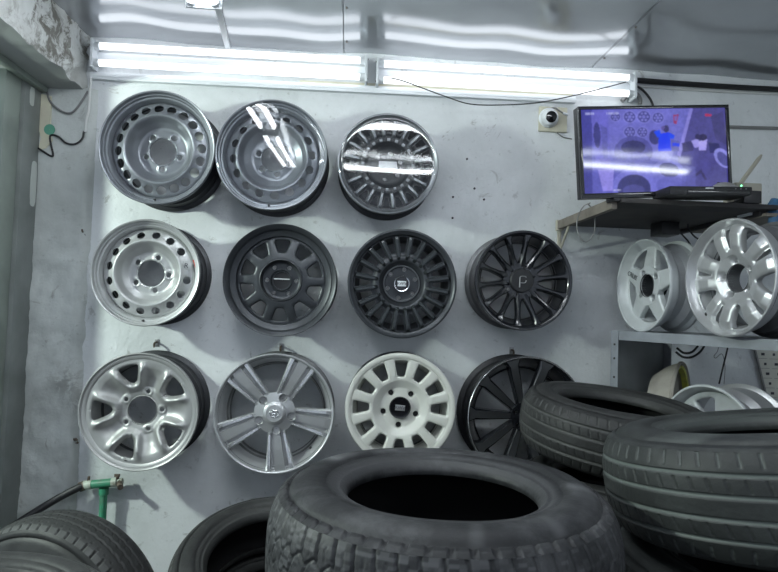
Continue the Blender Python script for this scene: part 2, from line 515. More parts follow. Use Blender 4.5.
def steel_wheel(root, R, W, mt, barmat, holes, hole_ring, hole_r, hole_base, nl, lug_ring, lug_base, ridge, hub, bore, step=.845, n_nuts=False):
    k = R / .235
    front = [(.988, .003), (.968, .001), (.960, -.009), (.950, -.0155), (.932, -.0165), (.925, -.023), (.916, -.0265), (step + .045, -.028), (step + .03, -.033), (step + .012, -.046 * k), (step + .002, -.066 * k)]
    rim_parts(root, R, W, mt, barmat, front)
    pf = prof_fn([(0, -.078 * k), (bore, -.079 * k), (bore + .02, -.078 * k), (hub - .02, -.082 * k), (hub + .02, -.080 * k),
                  (ridge - .10, -.060 * k), (ridge - .035, -.026 * k), (ridge, -.022 * k), (ridge + .03, -.028 * k), (hole_ring, -.040 * k), (step - .03, -.048 * k), (step + .01, -.058 * k)])
    hs = circ_holes(holes, hole_ring * R, hole_r * R, rad(hole_base), 1.15)
    lg = circ_holes(nl, lug_ring * R, .050 * R, rad(lug_base))

    def hf(r, t):
        d = lg(r, t)
        return pf(r / R) + .0022 * np.exp(-((d - .006) / .006) ** 2) - .0008 * np.exp(-np.maximum(hs(r, t), 0) / .003)
    v, f = polar_disc(bore * R, (step + .003) * R, 0, 2 * PI, 64, 260, hf, lambda r, t: np.minimum(hs(r, t), lg(r, t)), .005, wrap=True)
    link('disc', mesh_from('disc', v, f, mt, True, 50), root)
    # hub flange behind the bore
    b = MB(); b.lathe([(bore * R - .001, -.079 * k), (bore * R + .004, -.076 * k), (bore * R + .007, -.080 * k), (bore * R + .002, -.092 * k)], 64); b.build('bore_ring', mt, root)
    # valve
    a = rad(-92); b = MB(); b.lathe([(.005, -.004), (.005, .006), (.003, .008), (.003, .018), (.0005, .018)], 10)
    b.build('valve', 'cable', root, matrix=Matrix.Translation((.90 * R * math.cos(a), .90 * R * math.sin(a), -.032)))


WALL_Y = 2.72
FX = []


def place_wheel(name, label, px, py, dpx, W, phi=0, down=0, back_gap=0.004):
    R0 = 0.235
    Yf = WALL_Y - W - R0 * abs(math.sin(rad(down))) - R0 * abs(math.sin(rad(phi))) - back_gap
    p = at(px, py, Yf)
    R = dpx / 2 / F_PX * depth_of(p)
    root = empty(name, p, wheel_rot(phi, down))
    tag(root, label, 'wheel', 'wheels hung on the white wall')
    return root, R


# ============================================================================================== THE SETTING
CEIL_Z = 2.69
XL, XR, YB = -1.412, 3.45, -1.6

# floor
b = MB(); b.box((-3.2, YB, -.1), (XR, WALL_Y + .15, 0)); struct(b.build('floor', 'floor', smooth=False), 'dark concrete shop floor', 'floor')


def grid_sheet(x0, x1, y0, y1, nx, ny, zf):
    xs = np.linspace(x0, x1, nx + 1); ys = np.linspace(y0, y1, ny + 1)
    v = [(x, y, zf(x, y)) for y in ys for x in xs]
    f = [(j * (nx + 1) + i, (j + 1) * (nx + 1) + i, (j + 1) * (nx + 1) + i + 1, j * (nx + 1) + i + 1) for j in range(ny) for i in range(nx)]
    return v, f


# back wall
b = MB(); b.box((-3.2, WALL_Y, 0), (XR, WALL_Y + .15, CEIL_Z + .05)); wall_back = struct(b.build('wall_back', 'wall', smooth=False), 'white painted plaster wall with stains', 'wall')
b = MB(); b.box((XR, YB, 0), (XR + .12, WALL_Y + .15, CEIL_Z + .05)); struct(b.build('wall_right', 'wall', smooth=False), 'white plaster side wall', 'wall')
# left wall: pier by the camera, header above the doorway
b = MB(); b.box((XL - .12, YB, 0), (XL, .45, CEIL_Z)); struct(b.build('wall_left', 'column', smooth=False), 'plaster side wall beside the doorway', 'wall')
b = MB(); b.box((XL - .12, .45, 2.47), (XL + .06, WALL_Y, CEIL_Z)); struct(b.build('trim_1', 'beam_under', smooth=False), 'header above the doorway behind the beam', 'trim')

# rough plaster strip of the back wall under the beam, slightly proud
pc0 = at(38, 95, WALL_Y); pc1 = at(87, 95, WALL_Y)


def lump(x, y):
    return max(-1.0, min(1.0, 1.3 * mnoise.fractal(Vector((x * 5.5, y * 5.5, .37)), 0.9, 2.0, 5)))


nx, nz = 22, 150
v = []; xs = np.linspace(pc0.x - .06, -1.165, nx + 1); zs = np.linspace(0, 2.45, nz + 1)
for z in zs:
    for x in xs:
        rough = .0085 * lump(x * 2.3, z * 1.9) * (1.0 if z < 1.75 else .25) + .0035 * lump(x * 6, z * 5) * (1.0 if z < 1.8 else .3)
        edge = .022 * max(0.0, (x - (-1.195)) / .03)
        v.append((x, WALL_Y - .022 + rough + edge, z))
f = [(j * (nx + 1) + i, j * (nx + 1) + i + 1, (j + 1) * (nx + 1) + i + 1, (j + 1) * (nx + 1) + i) for j in range(nz) for i in range(nx)]
struct(link('trim_2', mesh_from('trim_2', v, f, 'column', True, 180)), 'rough plaster strip in the corner under the beam', 'trim')

# ceiling slab with glossy wavy sheets
b = MB(); b.box((XL - .12, YB, CEIL_Z + .02), (XR, WALL_Y + .15, CEIL_Z + .14)); ceil = struct(b.build('ceiling', 'slab', smooth=False), 'ceiling of glossy grey sheets with thin joints', 'ceiling')
joints = [XL + .18, -1.225, -.066, 1.116, 2.29, 3.44, 3.45]


def wav(x, y):
    return CEIL_Z +   .0042 * math.sin(x * 5.2 + .7 * math.sin(y * 3)) + .0030 * math.sin(x * 11.3 + y * 2.1 + 1.0) + .0009 * math.sin(x * 19 - y * 5 + 2.2) + .0012 * math.sin(y * 6.3 + x * 1.1)


for i in range(1, len(joints) - 1):
    x0, x1 = joints[i] + .0018, joints[i + 1] - .0018
    for (y0, y1) in ((WALL_Y - 2.44, WALL_Y), (YB, WALL_Y - 2.444)):
        v, f = grid_sheet(x0, x1, y0, y1, 44, 60 if y1 > 2 else 20, wav)
        n = len(v)
        me = mesh_from('ceiling_panel', v, f, 'ceiling', True, 180)
        link('ceiling_panel', me, ceil)
b = MB()
for x in joints[2:4]:
    for y in (2.6, 2.3, 1.95, 1.6):
        b.lathe([(.004, .0), (.004, -.003), (.0005, -.004)], 8, Matrix.Translation((x + .014, y, CEIL_Z - .001)))
b.build('panel_screw', 'rust', ceil)['label'] = 'small screws along the sheet joints'

# beam along the left side
bx0, bx1 = at(50, 91, WALL_Y).x, at(87, 91, WALL_Y).x
bz = 2.443
ny, nz = 90, 16
v = []; ys = np.linspace(.0, WALL_Y, ny + 1); zs = np.linspace(bz, CEIL_Z + .01, nz + 1)
for y in ys:
    for q, z in enumerate(zs):
        chip = .014 * max(0, lump(y * 1.3, 3.1)) if q < 2 else 0
        zz = z + (.012 * max(0, lump(y * 2.9, .4)) + .006 * lump(y * 6, 1) if q == 0 else 0)
        v.append((bx1 + .011 * lump(y * 2.2, z * 3.1) + .004 * lump(y * 9, z * 11) - chip, y, zz))
f = [(j * (nz + 1) + i, (j + 1) * (nz + 1) + i, (j + 1) * (nz + 1) + i + 1, j * (nz + 1) + i + 1) for j in range(ny) for i in range(nz)]
beam = struct(empty('trim_3', (bx1, 0, bz)), 'rough broken plaster beam above the doorway', 'beam'); beam.matrix_world = Matrix.Identity(4)
link('beam_face', mesh_from('beam_face', v, f, 'beam', True, 60), beam)
v2 = []
for j in range(ny + 1):
    e = v[j * (nz + 1)]
    for q in range(7):
        t = q / 6; v2.append((e[0] + (bx0 - e[0]) * t, e[1], e[2] * (1 - t) ** 3 + (1 - (1 - t) ** 3) * (bz - .004)))
f2 = [(j * 7 + q, j * 7 + q + 1, (j + 1) * 7 + q + 1, (j + 1) * 7 + q) for j in range(ny) for q in range(6)]
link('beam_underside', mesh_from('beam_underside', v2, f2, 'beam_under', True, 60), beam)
b = MB(); b.box((bx0 - .03, .0, bz - .028), (bx0 + .004, WALL_Y - .02, bz + .03), b=.004); b.build('edge_strip', 'jamb_light', beam)
b = MB(); b.box((bx0 - .002, 0, bz + .02), (bx1 - .04, WALL_Y, CEIL_Z)); b.build('beam_core', 'slab', beam, smooth=False)

# door frame of the doorway (steel jamb)
dj = empty('door_1', (XL, 2.6, 0)); struct(dj, 'grey green painted steel door jamb at the corner', 'door frame')
dj.matrix_world = Matrix.Identity(4)
b = MB(); b.box((XL - .12, 2.565, 0), (XL + .012, WALL_Y - .01, 2.425), b=.004); b.build('jamb_post', 'jamb_dark', dj)
b = MB(); b.box((XL - .12, 2.452, 0), (XL - .004, 2.563, 2.425), b=.004); b.build('jamb_stop', 'jamb_light', dj)
b = MB(); b.box((XL - .10, 2.425, 0), (XL - .055, 2.450, 2.425), b=.003); b.build('seal_strip', 'jamb_white', dj)
b = MB(); b.box((XL - .13, 2.36, 0), (XL - .085, 2.424, 2.41), b=.003); b.build('shutter_guide', 'black_plastic', dj)
for (ya, yb, za, zb) in ((2.60, 2.635, 2.33, 2.41), (2.645, 2.69, 1.90, 2.10)):
    n = 20; vv = []
    for i in range(n):
        a = 2 * PI * i / n; s = 1 + .12 * lump(a * 3, za)
        vv.append((XL + .0135, (ya + yb) / 2 + (yb - ya) / 2 * s * math.copysign(abs(math.cos(a)) ** .5, math.cos(a)), (za + zb) / 2 + (zb - za) / 2 * math.copysign(abs(math.sin(a)) ** .5, math.sin(a))))
    vv += [(XL + .011, p[1], p[2]) for p in vv]
    ff = [tuple(range(n))] + [(i, i + n, (i + 1) % n + n, (i + 1) % n) for i in range(n)]
    link('paint_patch', mesh_from('paint_patch', vv, ff, 'jamb_white', False), dj)['label'] = 'bare white patch in the paint'

# cream patch with a green round mark in the corner
yw = WALL_Y - .030
o = [at(38.5, 93, yw), at(51, 96, yw), at(50, 130, yw), at(52, 140, yw), at(46, 148, yw), at(38, 150, yw), at(41, 138, yw), at(37.5, 125, yw)]
vv = [tuple(p) for p in o] + [(p.x, p.y + .012, p.z) for p in o]; n = len(o)
ff = [tuple(range(n))[::-1]] + [(i, (i + 1) % n, (i + 1) % n + n, i + n) for i in range(n)]
pt = link('plaster_patch', mesh_from('plaster_patch', vv, ff, 'cream_tape', False)); tag(pt, 'cream bare plaster patch with green dot beside the door jamb', 'plaster patch')
c = at(49.5, 129.5, yw - .0015); b = MB(); b.lathe([(.024, .002), (.024, -.0005), (.0005, -.0006)], 20, Matrix.Translation(c) @ Matrix.Rotation(rad(-90), 4, 'X').to_4x4())
go = b.build('green_dot', 'green_dot', pt)

# ------------------------------------------------------------------ tube lights on the wall
def axis_matrix(p0, p1, up=Vector((0, 0, 1))):
    x = (p1 - p0).normalized(); z = (up - x * up.dot(x)).normalized(); y = z.cross(x)
    m = Matrix((x, y, z)).transposed().to_4x4(); m.translation = p0; return m


def twin_fixture(label, p0, p1, sep, tubes_back, glow, up=Vector((0, 0, 1)), group=None, tube_r=.0155):
    """p0-p1 centre line of the batten on its mounting surface; local +Z = direction across the two tubes, local -Y = away from the mount"""
    L = (p1 - p0).length
    root = empty('tube_light', p0); root.matrix_world = axis_matrix(p0, p1, up)
    tag(root, label, 'light fixture', group)
    b = MB(); b.box((0, -.022, -sep * .30), (L, -.001, sep * .30), b=.003); b.build('housing', 'fixture', root)
    for x in (0, L):
        b = MB(); s = .012
        b.box((x - s / 2, -tubes_back - .02, -sep / 2 - .026), (x + s / 2, -.001, sep / 2 + .026), b=.003)
        ec = b.build('end_cap', 'fixture', root)
        sx = .028 if x == 0 else -.028
        for zz in (-sep / 2, sep / 2):
            b = MB(); b.lathe([(tube_r * 1.15, 0), (tube_r * 1.15, abs(sx)), (tube_r * .9, abs(sx) + .002)], 14,
                              Matrix.Translation((x, -tubes_back, zz)) @ Matrix.Rotation(rad(90 if sx > 0 else -90), 4, 'Y'))
            b.build('lamp_holder', 'fixture', ec)
            b = MB(); xo = x - .0065 if x == 0 else x + .0065
            b.lathe([(.004, 0), (.004, .002), (.0005, .0025)], 8, Matrix.Translation((xo, -tubes_back, zz * 1.2)) @ Matrix.Rotation(rad(-90 if x == 0 else 90), 4, 'Y'))
            b.build('screw', 'rust', ec)
    for zz in (-sep / 2, sep / 2):
        b = MB(); b.lathe([(tube_r, .03), (tube_r, L - .03)], 12, Matrix.Translation((0, -tubes_back, zz)) @ Matrix.Rotation(rad(90), 4, 'Y'), cap=True)
        b.build('tube', glow, root)
    return root


yt = WALL_Y - .002
twin_fixture('left twin tube light on the wall above the steel wheels', at(98, 59, yt), at(366, 73.5, yt), .076, .052, 'tube', group='twin tube lights along the top of the wall')
twin_fixture('right twin tube light on the wall ending above the television', at(377, 76, yt), at(629, 90, yt), .076, .052, 'tube', group='twin tube lights along the top of the wall')
# ceiling lights: the one whose end shows at the top edge and the ones mirrored in the film on the wheels
e0 = at_z(204, 8, CEIL_Z - .075)
twin_fixture('twin tube light under the ceiling with its end at the top edge', Vector((e0.x, e0.y, CEIL_Z - .006)), Vector((e0.x + .01, e0.y - 1.2, CEIL_Z - .006)), .083, .052, 'tube_c', up=Vector((-1, 0, 0)), group='twin tube lights under the ceiling')
twin_fixture('twin tube light under the ceiling parallel to the wheel wall', Vector((-.25, 1.37, CEIL_Z - .006)), Vector((.95, 1.37, CEIL_Z - .006)), .040, .052, 'tube_c', up=Vector((0, -1, 0)), group='twin tube lights under the ceiling')

twin_fixture('second twin tube light in the ceiling row above the film wrapped wheel', Vector((e0.x + .01, e0.y - 1.27, CEIL_Z - .006)), Vector((e0.x + .02, e0.y - 2.47, CEIL_Z - .006)), .083, .052, 'tube_c', up=Vector((-1, 0, 0)), group='twin tube lights under the ceiling')
for (xa, yy, lb) in ((-.25, .2, 'twin tube light under the ceiling above the viewer'), (2.1, -.7, 'twin tube light under the ceiling in the far right corner')):
    twin_fixture(lb, Vector((xa, yy, CEIL_Z - .006)), Vector((xa + 1.2, yy, CEIL_Z - .006)), .042, .052, 'tube_c', up=Vector((0, -1, 0)), group='twin tube lights under the ceiling')

# cable duct from the ceiling light to the wall
c0 = Vector((e0.x + .035, e0.y, CEIL_Z - .004)); c1 = Vector((at_z(229, 47, CEIL_Z).x, WALL_Y - .01, CEIL_Z - .004))
b = MB(); mtx = axis_matrix(c0, c1); Ld = (c1 - c0).length
b.box((0, -.012, -.016), (Ld, .012, 0), b=.002); tag(b.build('ceiling_duct', 'white_plastic', matrix=mtx), 'white cable duct on the ceiling leading to the wall light', 'cable duct')
# trunking under the lights
q0, q1 = at(92, 77, WALL_Y), at(574, 101, WALL_Y)
b = MB(); b.box((0, -.022, -.016), ((q1 - q0).length, -.0005, .016), b=.003)
tr = b.build('cable_trunking', 'white_plastic', matrix=axis_matrix(q0, q1)); tag(tr, 'long white cable trunking below the wall tube lights', 'cable duct')
b = MB(); b.box((0, -.0235, -.004), ((q1 - q0).length, -.0215, .016), b=.0008); b.build('cover', 'white_plastic', tr)
# cream board strip behind the lights
q0, q1 = at(300, 85, WALL_Y), at(572, 97, WALL_Y)
b = MB(); b.box((0, -.008, -.020), ((q1 - q0).length, -.0005, .020)); tag(b.build('backing_strip', 'cream_tape', matrix=axis_matrix(q0, q1), smooth=False), 'cream wooden strip behind the right tube light', 'board')
# corner cable drop (white) and black corner cable
yv = WALL_Y - .03
b = MB(); b.tube([at(91, 78, yv), at(89.5, 95, yv), at(88.5, 110, yv), at(86, 120, yv), at(85, 132, yv)], .006, 8, 5)
tag(b.build('conduit_drop', 'cable_white'), 'thin white conduit dropping from the trunking in the corner', 'conduit')
b = MB(); b.tube([at(84, 131, yv), at(82, 139, yv), at(75, 144, yv), at(66, 143, yv), at(59, 137, yv), at(52, 135, yv), at(50, 139, yv), at(53, 154, yv), at(51, 156, yv), at(44, 152, yv), at(38, 148, yv)], .0045, 8, 6)
tag(b.build('power_cable', 'cable'), 'thick black cable zigzagging across the corner below the beam', 'cable')
b = MB(); b.tube([at(47, 92, yv), at(50, 101, yv), at(58, 109, yv), at(67, 113, yv), at(74, 111, yv), at(82, 101, yv), at(88, 91, yv)], .0048, 8, 6)
tag(b.build('grey_cable', 'cable_grey'), 'grey cable sagging right under the beam end', 'cable')

# cables around the lights
yv = WALL_Y - .085
b = MB(); b.tube([at(378, 76, WALL_Y - .03), at(400, 80, yv), at(425, 89, yv), at(447, 97, yv), at(470, 104, yv), at(500, 105, yv), at(535, 103, yv), at(565, 97.5, yv), at(600, 89, yv), at(626, 82, WALL_Y - .03)], .0027, 8, 6)
tag(b.build('light_cable', 'cable'), 'thin black cable sagging in front of the right tube light', 'cable')
yv = WALL_Y - .02
b = MB(); b.tube([at(630, 84, yv), at(640, 88, yv), at(648, 96, yv), at(653, 106, yv), at(655, 125, yv)], .0055, 8, 6)
tag(b.build('tv_cable', 'cable'), 'black cable curving down behind the television', 'cable')
b = MB(); b.tube([at(622, 101, yv), at(628, 95, yv), at(636, 94, yv), at(640, 99, yv), at(640, 104, yv)], .010, 8, 6)
tag(b.build('flexible_hose', 'cable_grey'), 'grey flexible conduit bend at the right light end', 'conduit')
for (a, c, r, m_, lb) in (((632, 80), (800, 90.5), .013, 'black_plastic', 'dark conduit along the ceiling corner on the right'),
                          ((632, 86), (800, 95), .006, 'cable_white', 'thin pale conduit just below the dark ceiling conduit'),
                          ((640, 122.5), (800, 129), .008, 'cable_grey', 'grey conduit on the wall right of the television')):
    b = MB(); b.tube([at(*a, WALL_Y - r - .001), at((a[0] + c[0]) / 2, (a[1] + c[1]) / 2 + .8, WALL_Y - r - .001), at(*c, WALL_Y - r - .001)], r, 10, 4)
    tag(b.build('conduit', m_), lb, 'conduit')

# ------------------------------------------------------------------ security camera
p = at(551, 120, WALL_Y - .001)
cc = empty('security_camera', p); tag(cc, 'round white security camera on a square plate beside the television', 'camera')
b = MB(); b.box((-.062, -.012, -.06), (.075, 0, .06), b=.004); b.build('mounting_plate', 'cream_tape', cc)
mt_ = Matrix.Translation((-.018, -.012, .004)) @ Matrix.Rotation(rad(100), 4, 'X')
b = MB(); b.lathe([(.046, 0), (.046, .012), (.043, .018), (.040, .020)], 32, mt_); b.build('base_ring', 'white_plastic', cc)
b = MB(); b.lathe([(.039, .014)] + [(.039 * math.cos(a), .020 + .032 * math.sin(a)) for a in np.linspace(0, .9, 8)] + [(.024, .046)], 32, mt_); b.build('housing', 'white_plastic', cc)
b = MB(); b.lathe([(.026, .042), (.026, .047), (.023, .049), (.0005, .053)], 28, mt_); b.build('lens', 'black_gloss', cc)
b = MB(); b.tube([(-.01, -.012, .05), (.012, -.02, .052), (.03, -.022, .04), (.05, -.02, .03)], .004, 8, 5); b.build('cable', 'cable_grey', cc)
b = MB(); b.tube([(.05, -.02, .03), (.075, -.02, .022)], .0065, 8); b.build('plug', 'white_plastic', cc)
b = MB(); b.tube([at(572, 139, WALL_Y - .006), at(563, 137, WALL_Y - .006), at(557, 132.5, WALL_Y - .01)], .003, 6, 4)
tag(b.build('camera_wire', 'cable_grey'), 'thin grey wire running from the security camera to the television', 'cable')

# ============================================================================================== WHEELS ON THE WALL
# --- 1: grey steel, twenty round holes
root, R = place_wheel('steel_wheel', 'grey steel wheel with twenty round holes and five bolt holes, top left on the wall', 156.8, 147.3, 115, .215, 1, 1.5)
steel_wheel(root, R, .215, 'steel_blue', 'barrel_dark', 20, .725, .072, 4, 5, .31, 55, .61, .415, .24)
# --- 2: grey steel wrapped
root, R = place_wheel('steel_wheel', 'grey steel wheel with six bolt holes under clear film, second in the top row', 271.5, 154.6, 111.5, .215, 0, 1.0)
steel_wheel(root, R, .215, 'steel_blue', 'barrel_dark', 16, .71, .068, 5, 6, .29, 44, .64, .385, .23)
film_part(root, R, .004, 3, .0007)
# --- 4: silver steel
root, R = place_wheel('steel_wheel', 'silver steel wheel with round holes and a hand written mark, middle row', 145.2, 272.5, 107.5, .215, 0, 0)
steel_wheel(root, R, .215, 'steel_silver', 'barrel_dark', 16, .725, .066, -9, 5, .33, -3, .62, .40, .256)
b = MB(); b.box((-.020, -.017, 0), (.020, .017, .0012), b=.0005); st_ = b.build('sticker', 'steel_silver', root, matrix=Matrix.Translation((.158, .036, -.0345)) @ Matrix.Rotation(rad(-6), 4, 'Z') @ Matrix.Rotation(rad(7), 4, 'Y'))
me = text_mesh('written_mark', 'R', .030, 'ink'); link('written_mark', me, st_, Matrix.Translation((-.002, 0, .0018)))
b = MB(); b.box((-.004, -.018, 0), (.005, .018, .001)); b.build('red_mark', 'red_ink', root, matrix=Matrix.Translation((.192, .046, -.029)) @ Matrix.Rotation(rad(22), 4, 'Z'), smooth=False)

# --- 3: 20 bar machined spokes in film
def bar_wheel(root, R, W, n, base, lipm, spokem, hubm, barm, tip, inner, r_in, r_out, w, squares=False, nlug=6, hubr=.42, depth=.045):
    k = R / .225
    front = [(.985, .001), (.965, .001), (.945, -.003), (.925, -.006), (.905, -.008), (.895, -.020), (.885, -.034)]
    rim_parts(root, R, W, lipm, barm, front)
    v, f = bar_spoke([(r_in * R, w * R * .95, w * R * 1.3, -.026 * k, .020, .0025), ((r_in + .06) * R, w * R, w * R * 1.3, -.012 * k, .022, .0025),
                      ((r_out - .06) * R, w * R, w * R * 1.25, -.003, .022, .0025), (r_out * R, w * R, w * R * 1.3, -.006, .022, .0025), ((r_out + .025) * R, w * R * .9, w * R * 1.3, -.014, .016, .002)])
    me = mesh_from('spoke', v, f, spokem, True, 25); spin_copies('spoke', me, root, n, base)
    # recessed web behind the bars
    pf = prof_fn([(0, -.055 * k), (hubr - .12, -.055 * k), (hubr - .06, -.050 * k), (hubr, -.026 * k), (r_in + .04, -.024 * k), (r_in + .10, -.032 * k), (.91, -.030 * k)])
    op = wedge_open(n, (r_in + .14) * R, .87 * R, .030 * R, .082 * R, .006 * R, rad(base) + PI / n)
    lg = circ_holes(nlug, .27 * R, .042 * R, rad(20))
    v, f = polar_disc(.02 * R, .90 * R, 0, 2 * PI, 48, 320, lambda r, t: pf(r / R), lambda r, t: np.minimum(op(r, t), lg(r, t)), .008, wrap=True)
    link('web', mesh_from('web', v, f, hubm, True, 40), root)
    lugs(root, nlug, .27, 20, -.058 * k, .03 * R, 'lug_steel', R)
    if squares:
        b = MB(); s = .030 * R; b.box((-s, -s, 0), (s, s, .006), b=.0015); me = b.mesh('inlay', tip)
        for i in range(n):
            a = rad(base) + 2 * PI * (i + .5) / n
            link('inlay', me, root, Matrix.Rotation(a, 4, 'Z') @ Matrix.Translation((inner * R, 0, -.025 * k)))


root, R = place_wheel('alloy_wheel', 'gunmetal wheel with machined bars wrapped in clear film, right end of the top row', 388.3, 163.4, 101.5, .20, 0, 0.2)
bar_wheel(root, R, .20, 20, 9, 'gun_mach', 'gun_mach', 'black_satin', 'barrel_dark', 'gun_mach', .50, .53, .86, .030, True, 6, .46)
b = MB(); b.box((-.04, -.022, 0), (.04, .022, .012), b=.004); b.build('centre_plate', 'alloy_grey', root, matrix=Matrix.Translation((0, -.005, -.04)))
film_part(root, R, .006, 11, .00022)
for (yy, hh) in ((.012, .004),):
    pass

# --- 6: 20 bar gunmetal
root, R = place_wheel('alloy_wheel', 'dark gunmetal wheel with twenty thick bars and a name plate cap, middle row', 402.5, 283.5, 109.5, .20, 0, 1.2)
bar_wheel(root, R, .20, 20, 9, 'gun', 'gun2', 'gun', 'barrel_dark', 'gun', .50, .44,   .86, .033, False, 6, .42)
b = MB(); b.lathe([(.345 * R, -.050), (.335 * R, -.045), (.325 * R, -.045), (.315 * R, -.052)], 64); b.build('hub_ring', 'gun_mach', root)
b = MB(); b.lathe([(.15 * R, -.06), (.15 * R, -.034), (.14 * R, -.031), (.125 * R, -.034), (.0005, -.034)], 40); cp = b.build('centre_cap', 'black_wheel', root)
b = MB(); b.lathe([(.152 * R, -.034), (.145 * R, -.030), (.128 * R, -.031)], 40); b.build('cap_ring', 'chrome', cp)
b = MB(); b.box((-.0185, -.0115, -.0345), (.0185, .0115, -.0325), b=.0008); b.build('name_plate', 'white_plastic', cp)
me = text_mesh('lettering', 'RWV', .0185, 'ink'); link('lettering', me, cp, Matrix.Translation((0, 0, -.032)))

# --- 5: dark steel with ten D openings
root, R = place_wheel('steel_wheel', 'dark grey steel wheel with ten rounded D shaped openings, second in the middle row', 280, 280, 113, .20, 0, .6)
k = R / .235
rim_parts(root, R, .20, 'gun', 'barrel_dark', [(.975, -.001), (.955, -.007), (.93, -.010), (.91, -.016), (.895, -.024), (.85, -.030), (.80, -.034), (.785, -.046), (.78, -.06)])
op = wedge_open(10, .50 * R, .735 * R, .065 * R, .155 * R, .016 * R, rad(90 - 36 * .0))
pf = prof_fn([(0, -.05), (.35, -.030), (.40, -.028), (.60, -.036), (.73, -.044), (.80, -.050)])


def hf(r, t):
    d = np.maximum(op(r, t), 0)
    return pf(r / R) - .006 * np.exp(-d / .004) - .0


t0 = rad(90 + 18)
v, f = polar_disc(.385 * R, .80 * R, rad(90) , rad(126), 44, 56, hf, op, .007)
me = mesh_from('spoke', v, f, 'gun', True, 45); spin_copies('spoke', me, root, 10, 0)
lg = circ_holes(6, .265 * R, .04 * R, rad(0))
pf2 = prof_fn([(0, -.058), (.30, -.058), (.34, -.054), (.355, -.030), (.375, -.024), (.39, -.0285)])
v, f = polar_disc(.155 * R, .3875 * R, 0, 2 * PI, 30, 160, lambda r, t: pf2(r / R), lg, .007, wrap=True)
link('hub', mesh_from('hub', v, f, 'gun', True, 40), root)
b = MB(); b.lathe([(.372 * R, -.0235), (.366 * R, -.0215), (.358 * R, -.026)], 72); b.build('hub_edge', 'gun_mach', root)
b = MB(); b.lathe([(.20 * R, -.06), (.20 * R, -.052), (.185 * R, -.050), (.175 * R, -.056), (.155 * R, -.07)], 48); b.build('bore_ring', 'gun2', root)
lugs(root, 6, .265, 0, -.060, .028 * R, 'lug_steel', R)
b = MB(); b.box((-.034, -.002, 0), (.034, .002, .002)); b.build('tape_strip', 'tape', root, matrix=Matrix.Translation((.002, .006, -.046)), smooth=False)
b = MB(); b.lathe([(.155 * R, -.068), (.0005, -.068)], 32); b.build('centre_cap', 'black_satin', root)

# --- 7: black multi-spoke
root, R = place_wheel('alloy_wheel', 'gloss black wheel with fourteen thin spokes, right end of the middle row', 524.3, 280.3, 100.5, .20, -2, 0)
k = R / .215
rim_parts(root, R, .20, 'black_wheel', 'barrel_grey', [(.985, .001), (.95, -.001), (.925, -.004), (.90, -.012), (.885, -.022), (.87, -.04)])
v, f = bar_spoke([(.22 * R, .045 * R, .06 * R, -.046, .026, .003), (.36 * R, .066 * R, .08 * R, -.040, .026, .006), (.48 * R, .042 * R, .065 * R, -.034, .026, .006),
                  (.70 * R, .034 * R, .055 * R, -.018, .026, .005), (.84 * R, .046 * R, .07 * R, -.009, .026, .005), (.93 * R, .080 * R, .09 * R, -.006, .018, .003)])
me = mesh_from('spoke', v, f, 'black_wheel', True, 25); spin_copies('spoke', me, root, 14, 8)
v, f = polar_disc(.02 * R, .36 * R, 0, 2 * PI, 20, 120, lambda r, t: -.042 - .010 * np.exp(-((r - .30 * R) / (.05 * R)) ** 2) * 0 - .004 * (r / R), circ_holes(6, .285 * R, .036 * R, rad(15)), .02, wrap=True)
link('hub', mesh_from('hub', v, f, 'black_wheel', True, 40), root)
lugs(root, 6, .285, 15, -.052, .026 * R, 'lug_steel', R)
cp = cap_part(root, .185 * R, -.028, 'black_satin', [(.25 * R, -.045), (.24 * R, -.030), (.225 * R, -.027), (.0005, -.026)])
b = MB()
b.tube([(-.012, -.030, -.025), (-.011, .014, -.025)], .0028, 6); b.tube([(-.011, .014, -.025), (-.006, .019, -.025), (.012, .019, -.025), (.017, .014, -.025)], .0018, 6, 3)
b.tube([(.017, .002, -.025), (.015, -.006, -.025), (.008, -.010, -.025), (-.009, -.010, -.025)], .0018, 6, 3)
b.build('emblem', 'alloy_grey', cp)['label'] = 'thin grey letter shaped emblem'

# --- 8: silver five-spoke pressed steel
root, R = place_wheel('steel_wheel', 'silver pressed steel wheel with five triangular openings, bottom left on the wall', 138.4, 411.9, 117.5, .215, 0, -1)
k = R / .235
rim_parts(root, R, .215, 'steel_pale', 'barrel_dark', [(.985, .001), (.972, -.001), (.955, -.006), (.94, -.006), (.90, -.010), (.87, -.016)])
op = wedge_open(5, .49 * R, .81 * R, .055 * R, .205 * R, .028 * R, rad(36))
pf = prof_fn([(0, -.05), (.24, -.050), (.30, -.046), (.42, -.045), (.50, -.036), (.62, -.022), (.76, -.013), (.88, -.012), (.92, -.013)])


def hf8(r, t):
    d = op(r, t)
    # raised collar around the inner side and flanks of every opening
    st = 2 * PI / 5; dd = (t - rad(36) + st / 2) % st - st / 2
    wgt = np.clip((.86 - r / R) / .18, 0, 1)
    return pf(r / R) + .019 * np.exp(-((d - .017) / .015) ** 2) * wgt - .010 * np.exp(-np.maximum(d, 0) / .009) * (.4 + .6 * wgt) - .012 * np.exp(-((dd - st / 2 * np.sign(dd)) / .22) ** 2) * np.exp(-((r / R - .60) / .16) ** 2)


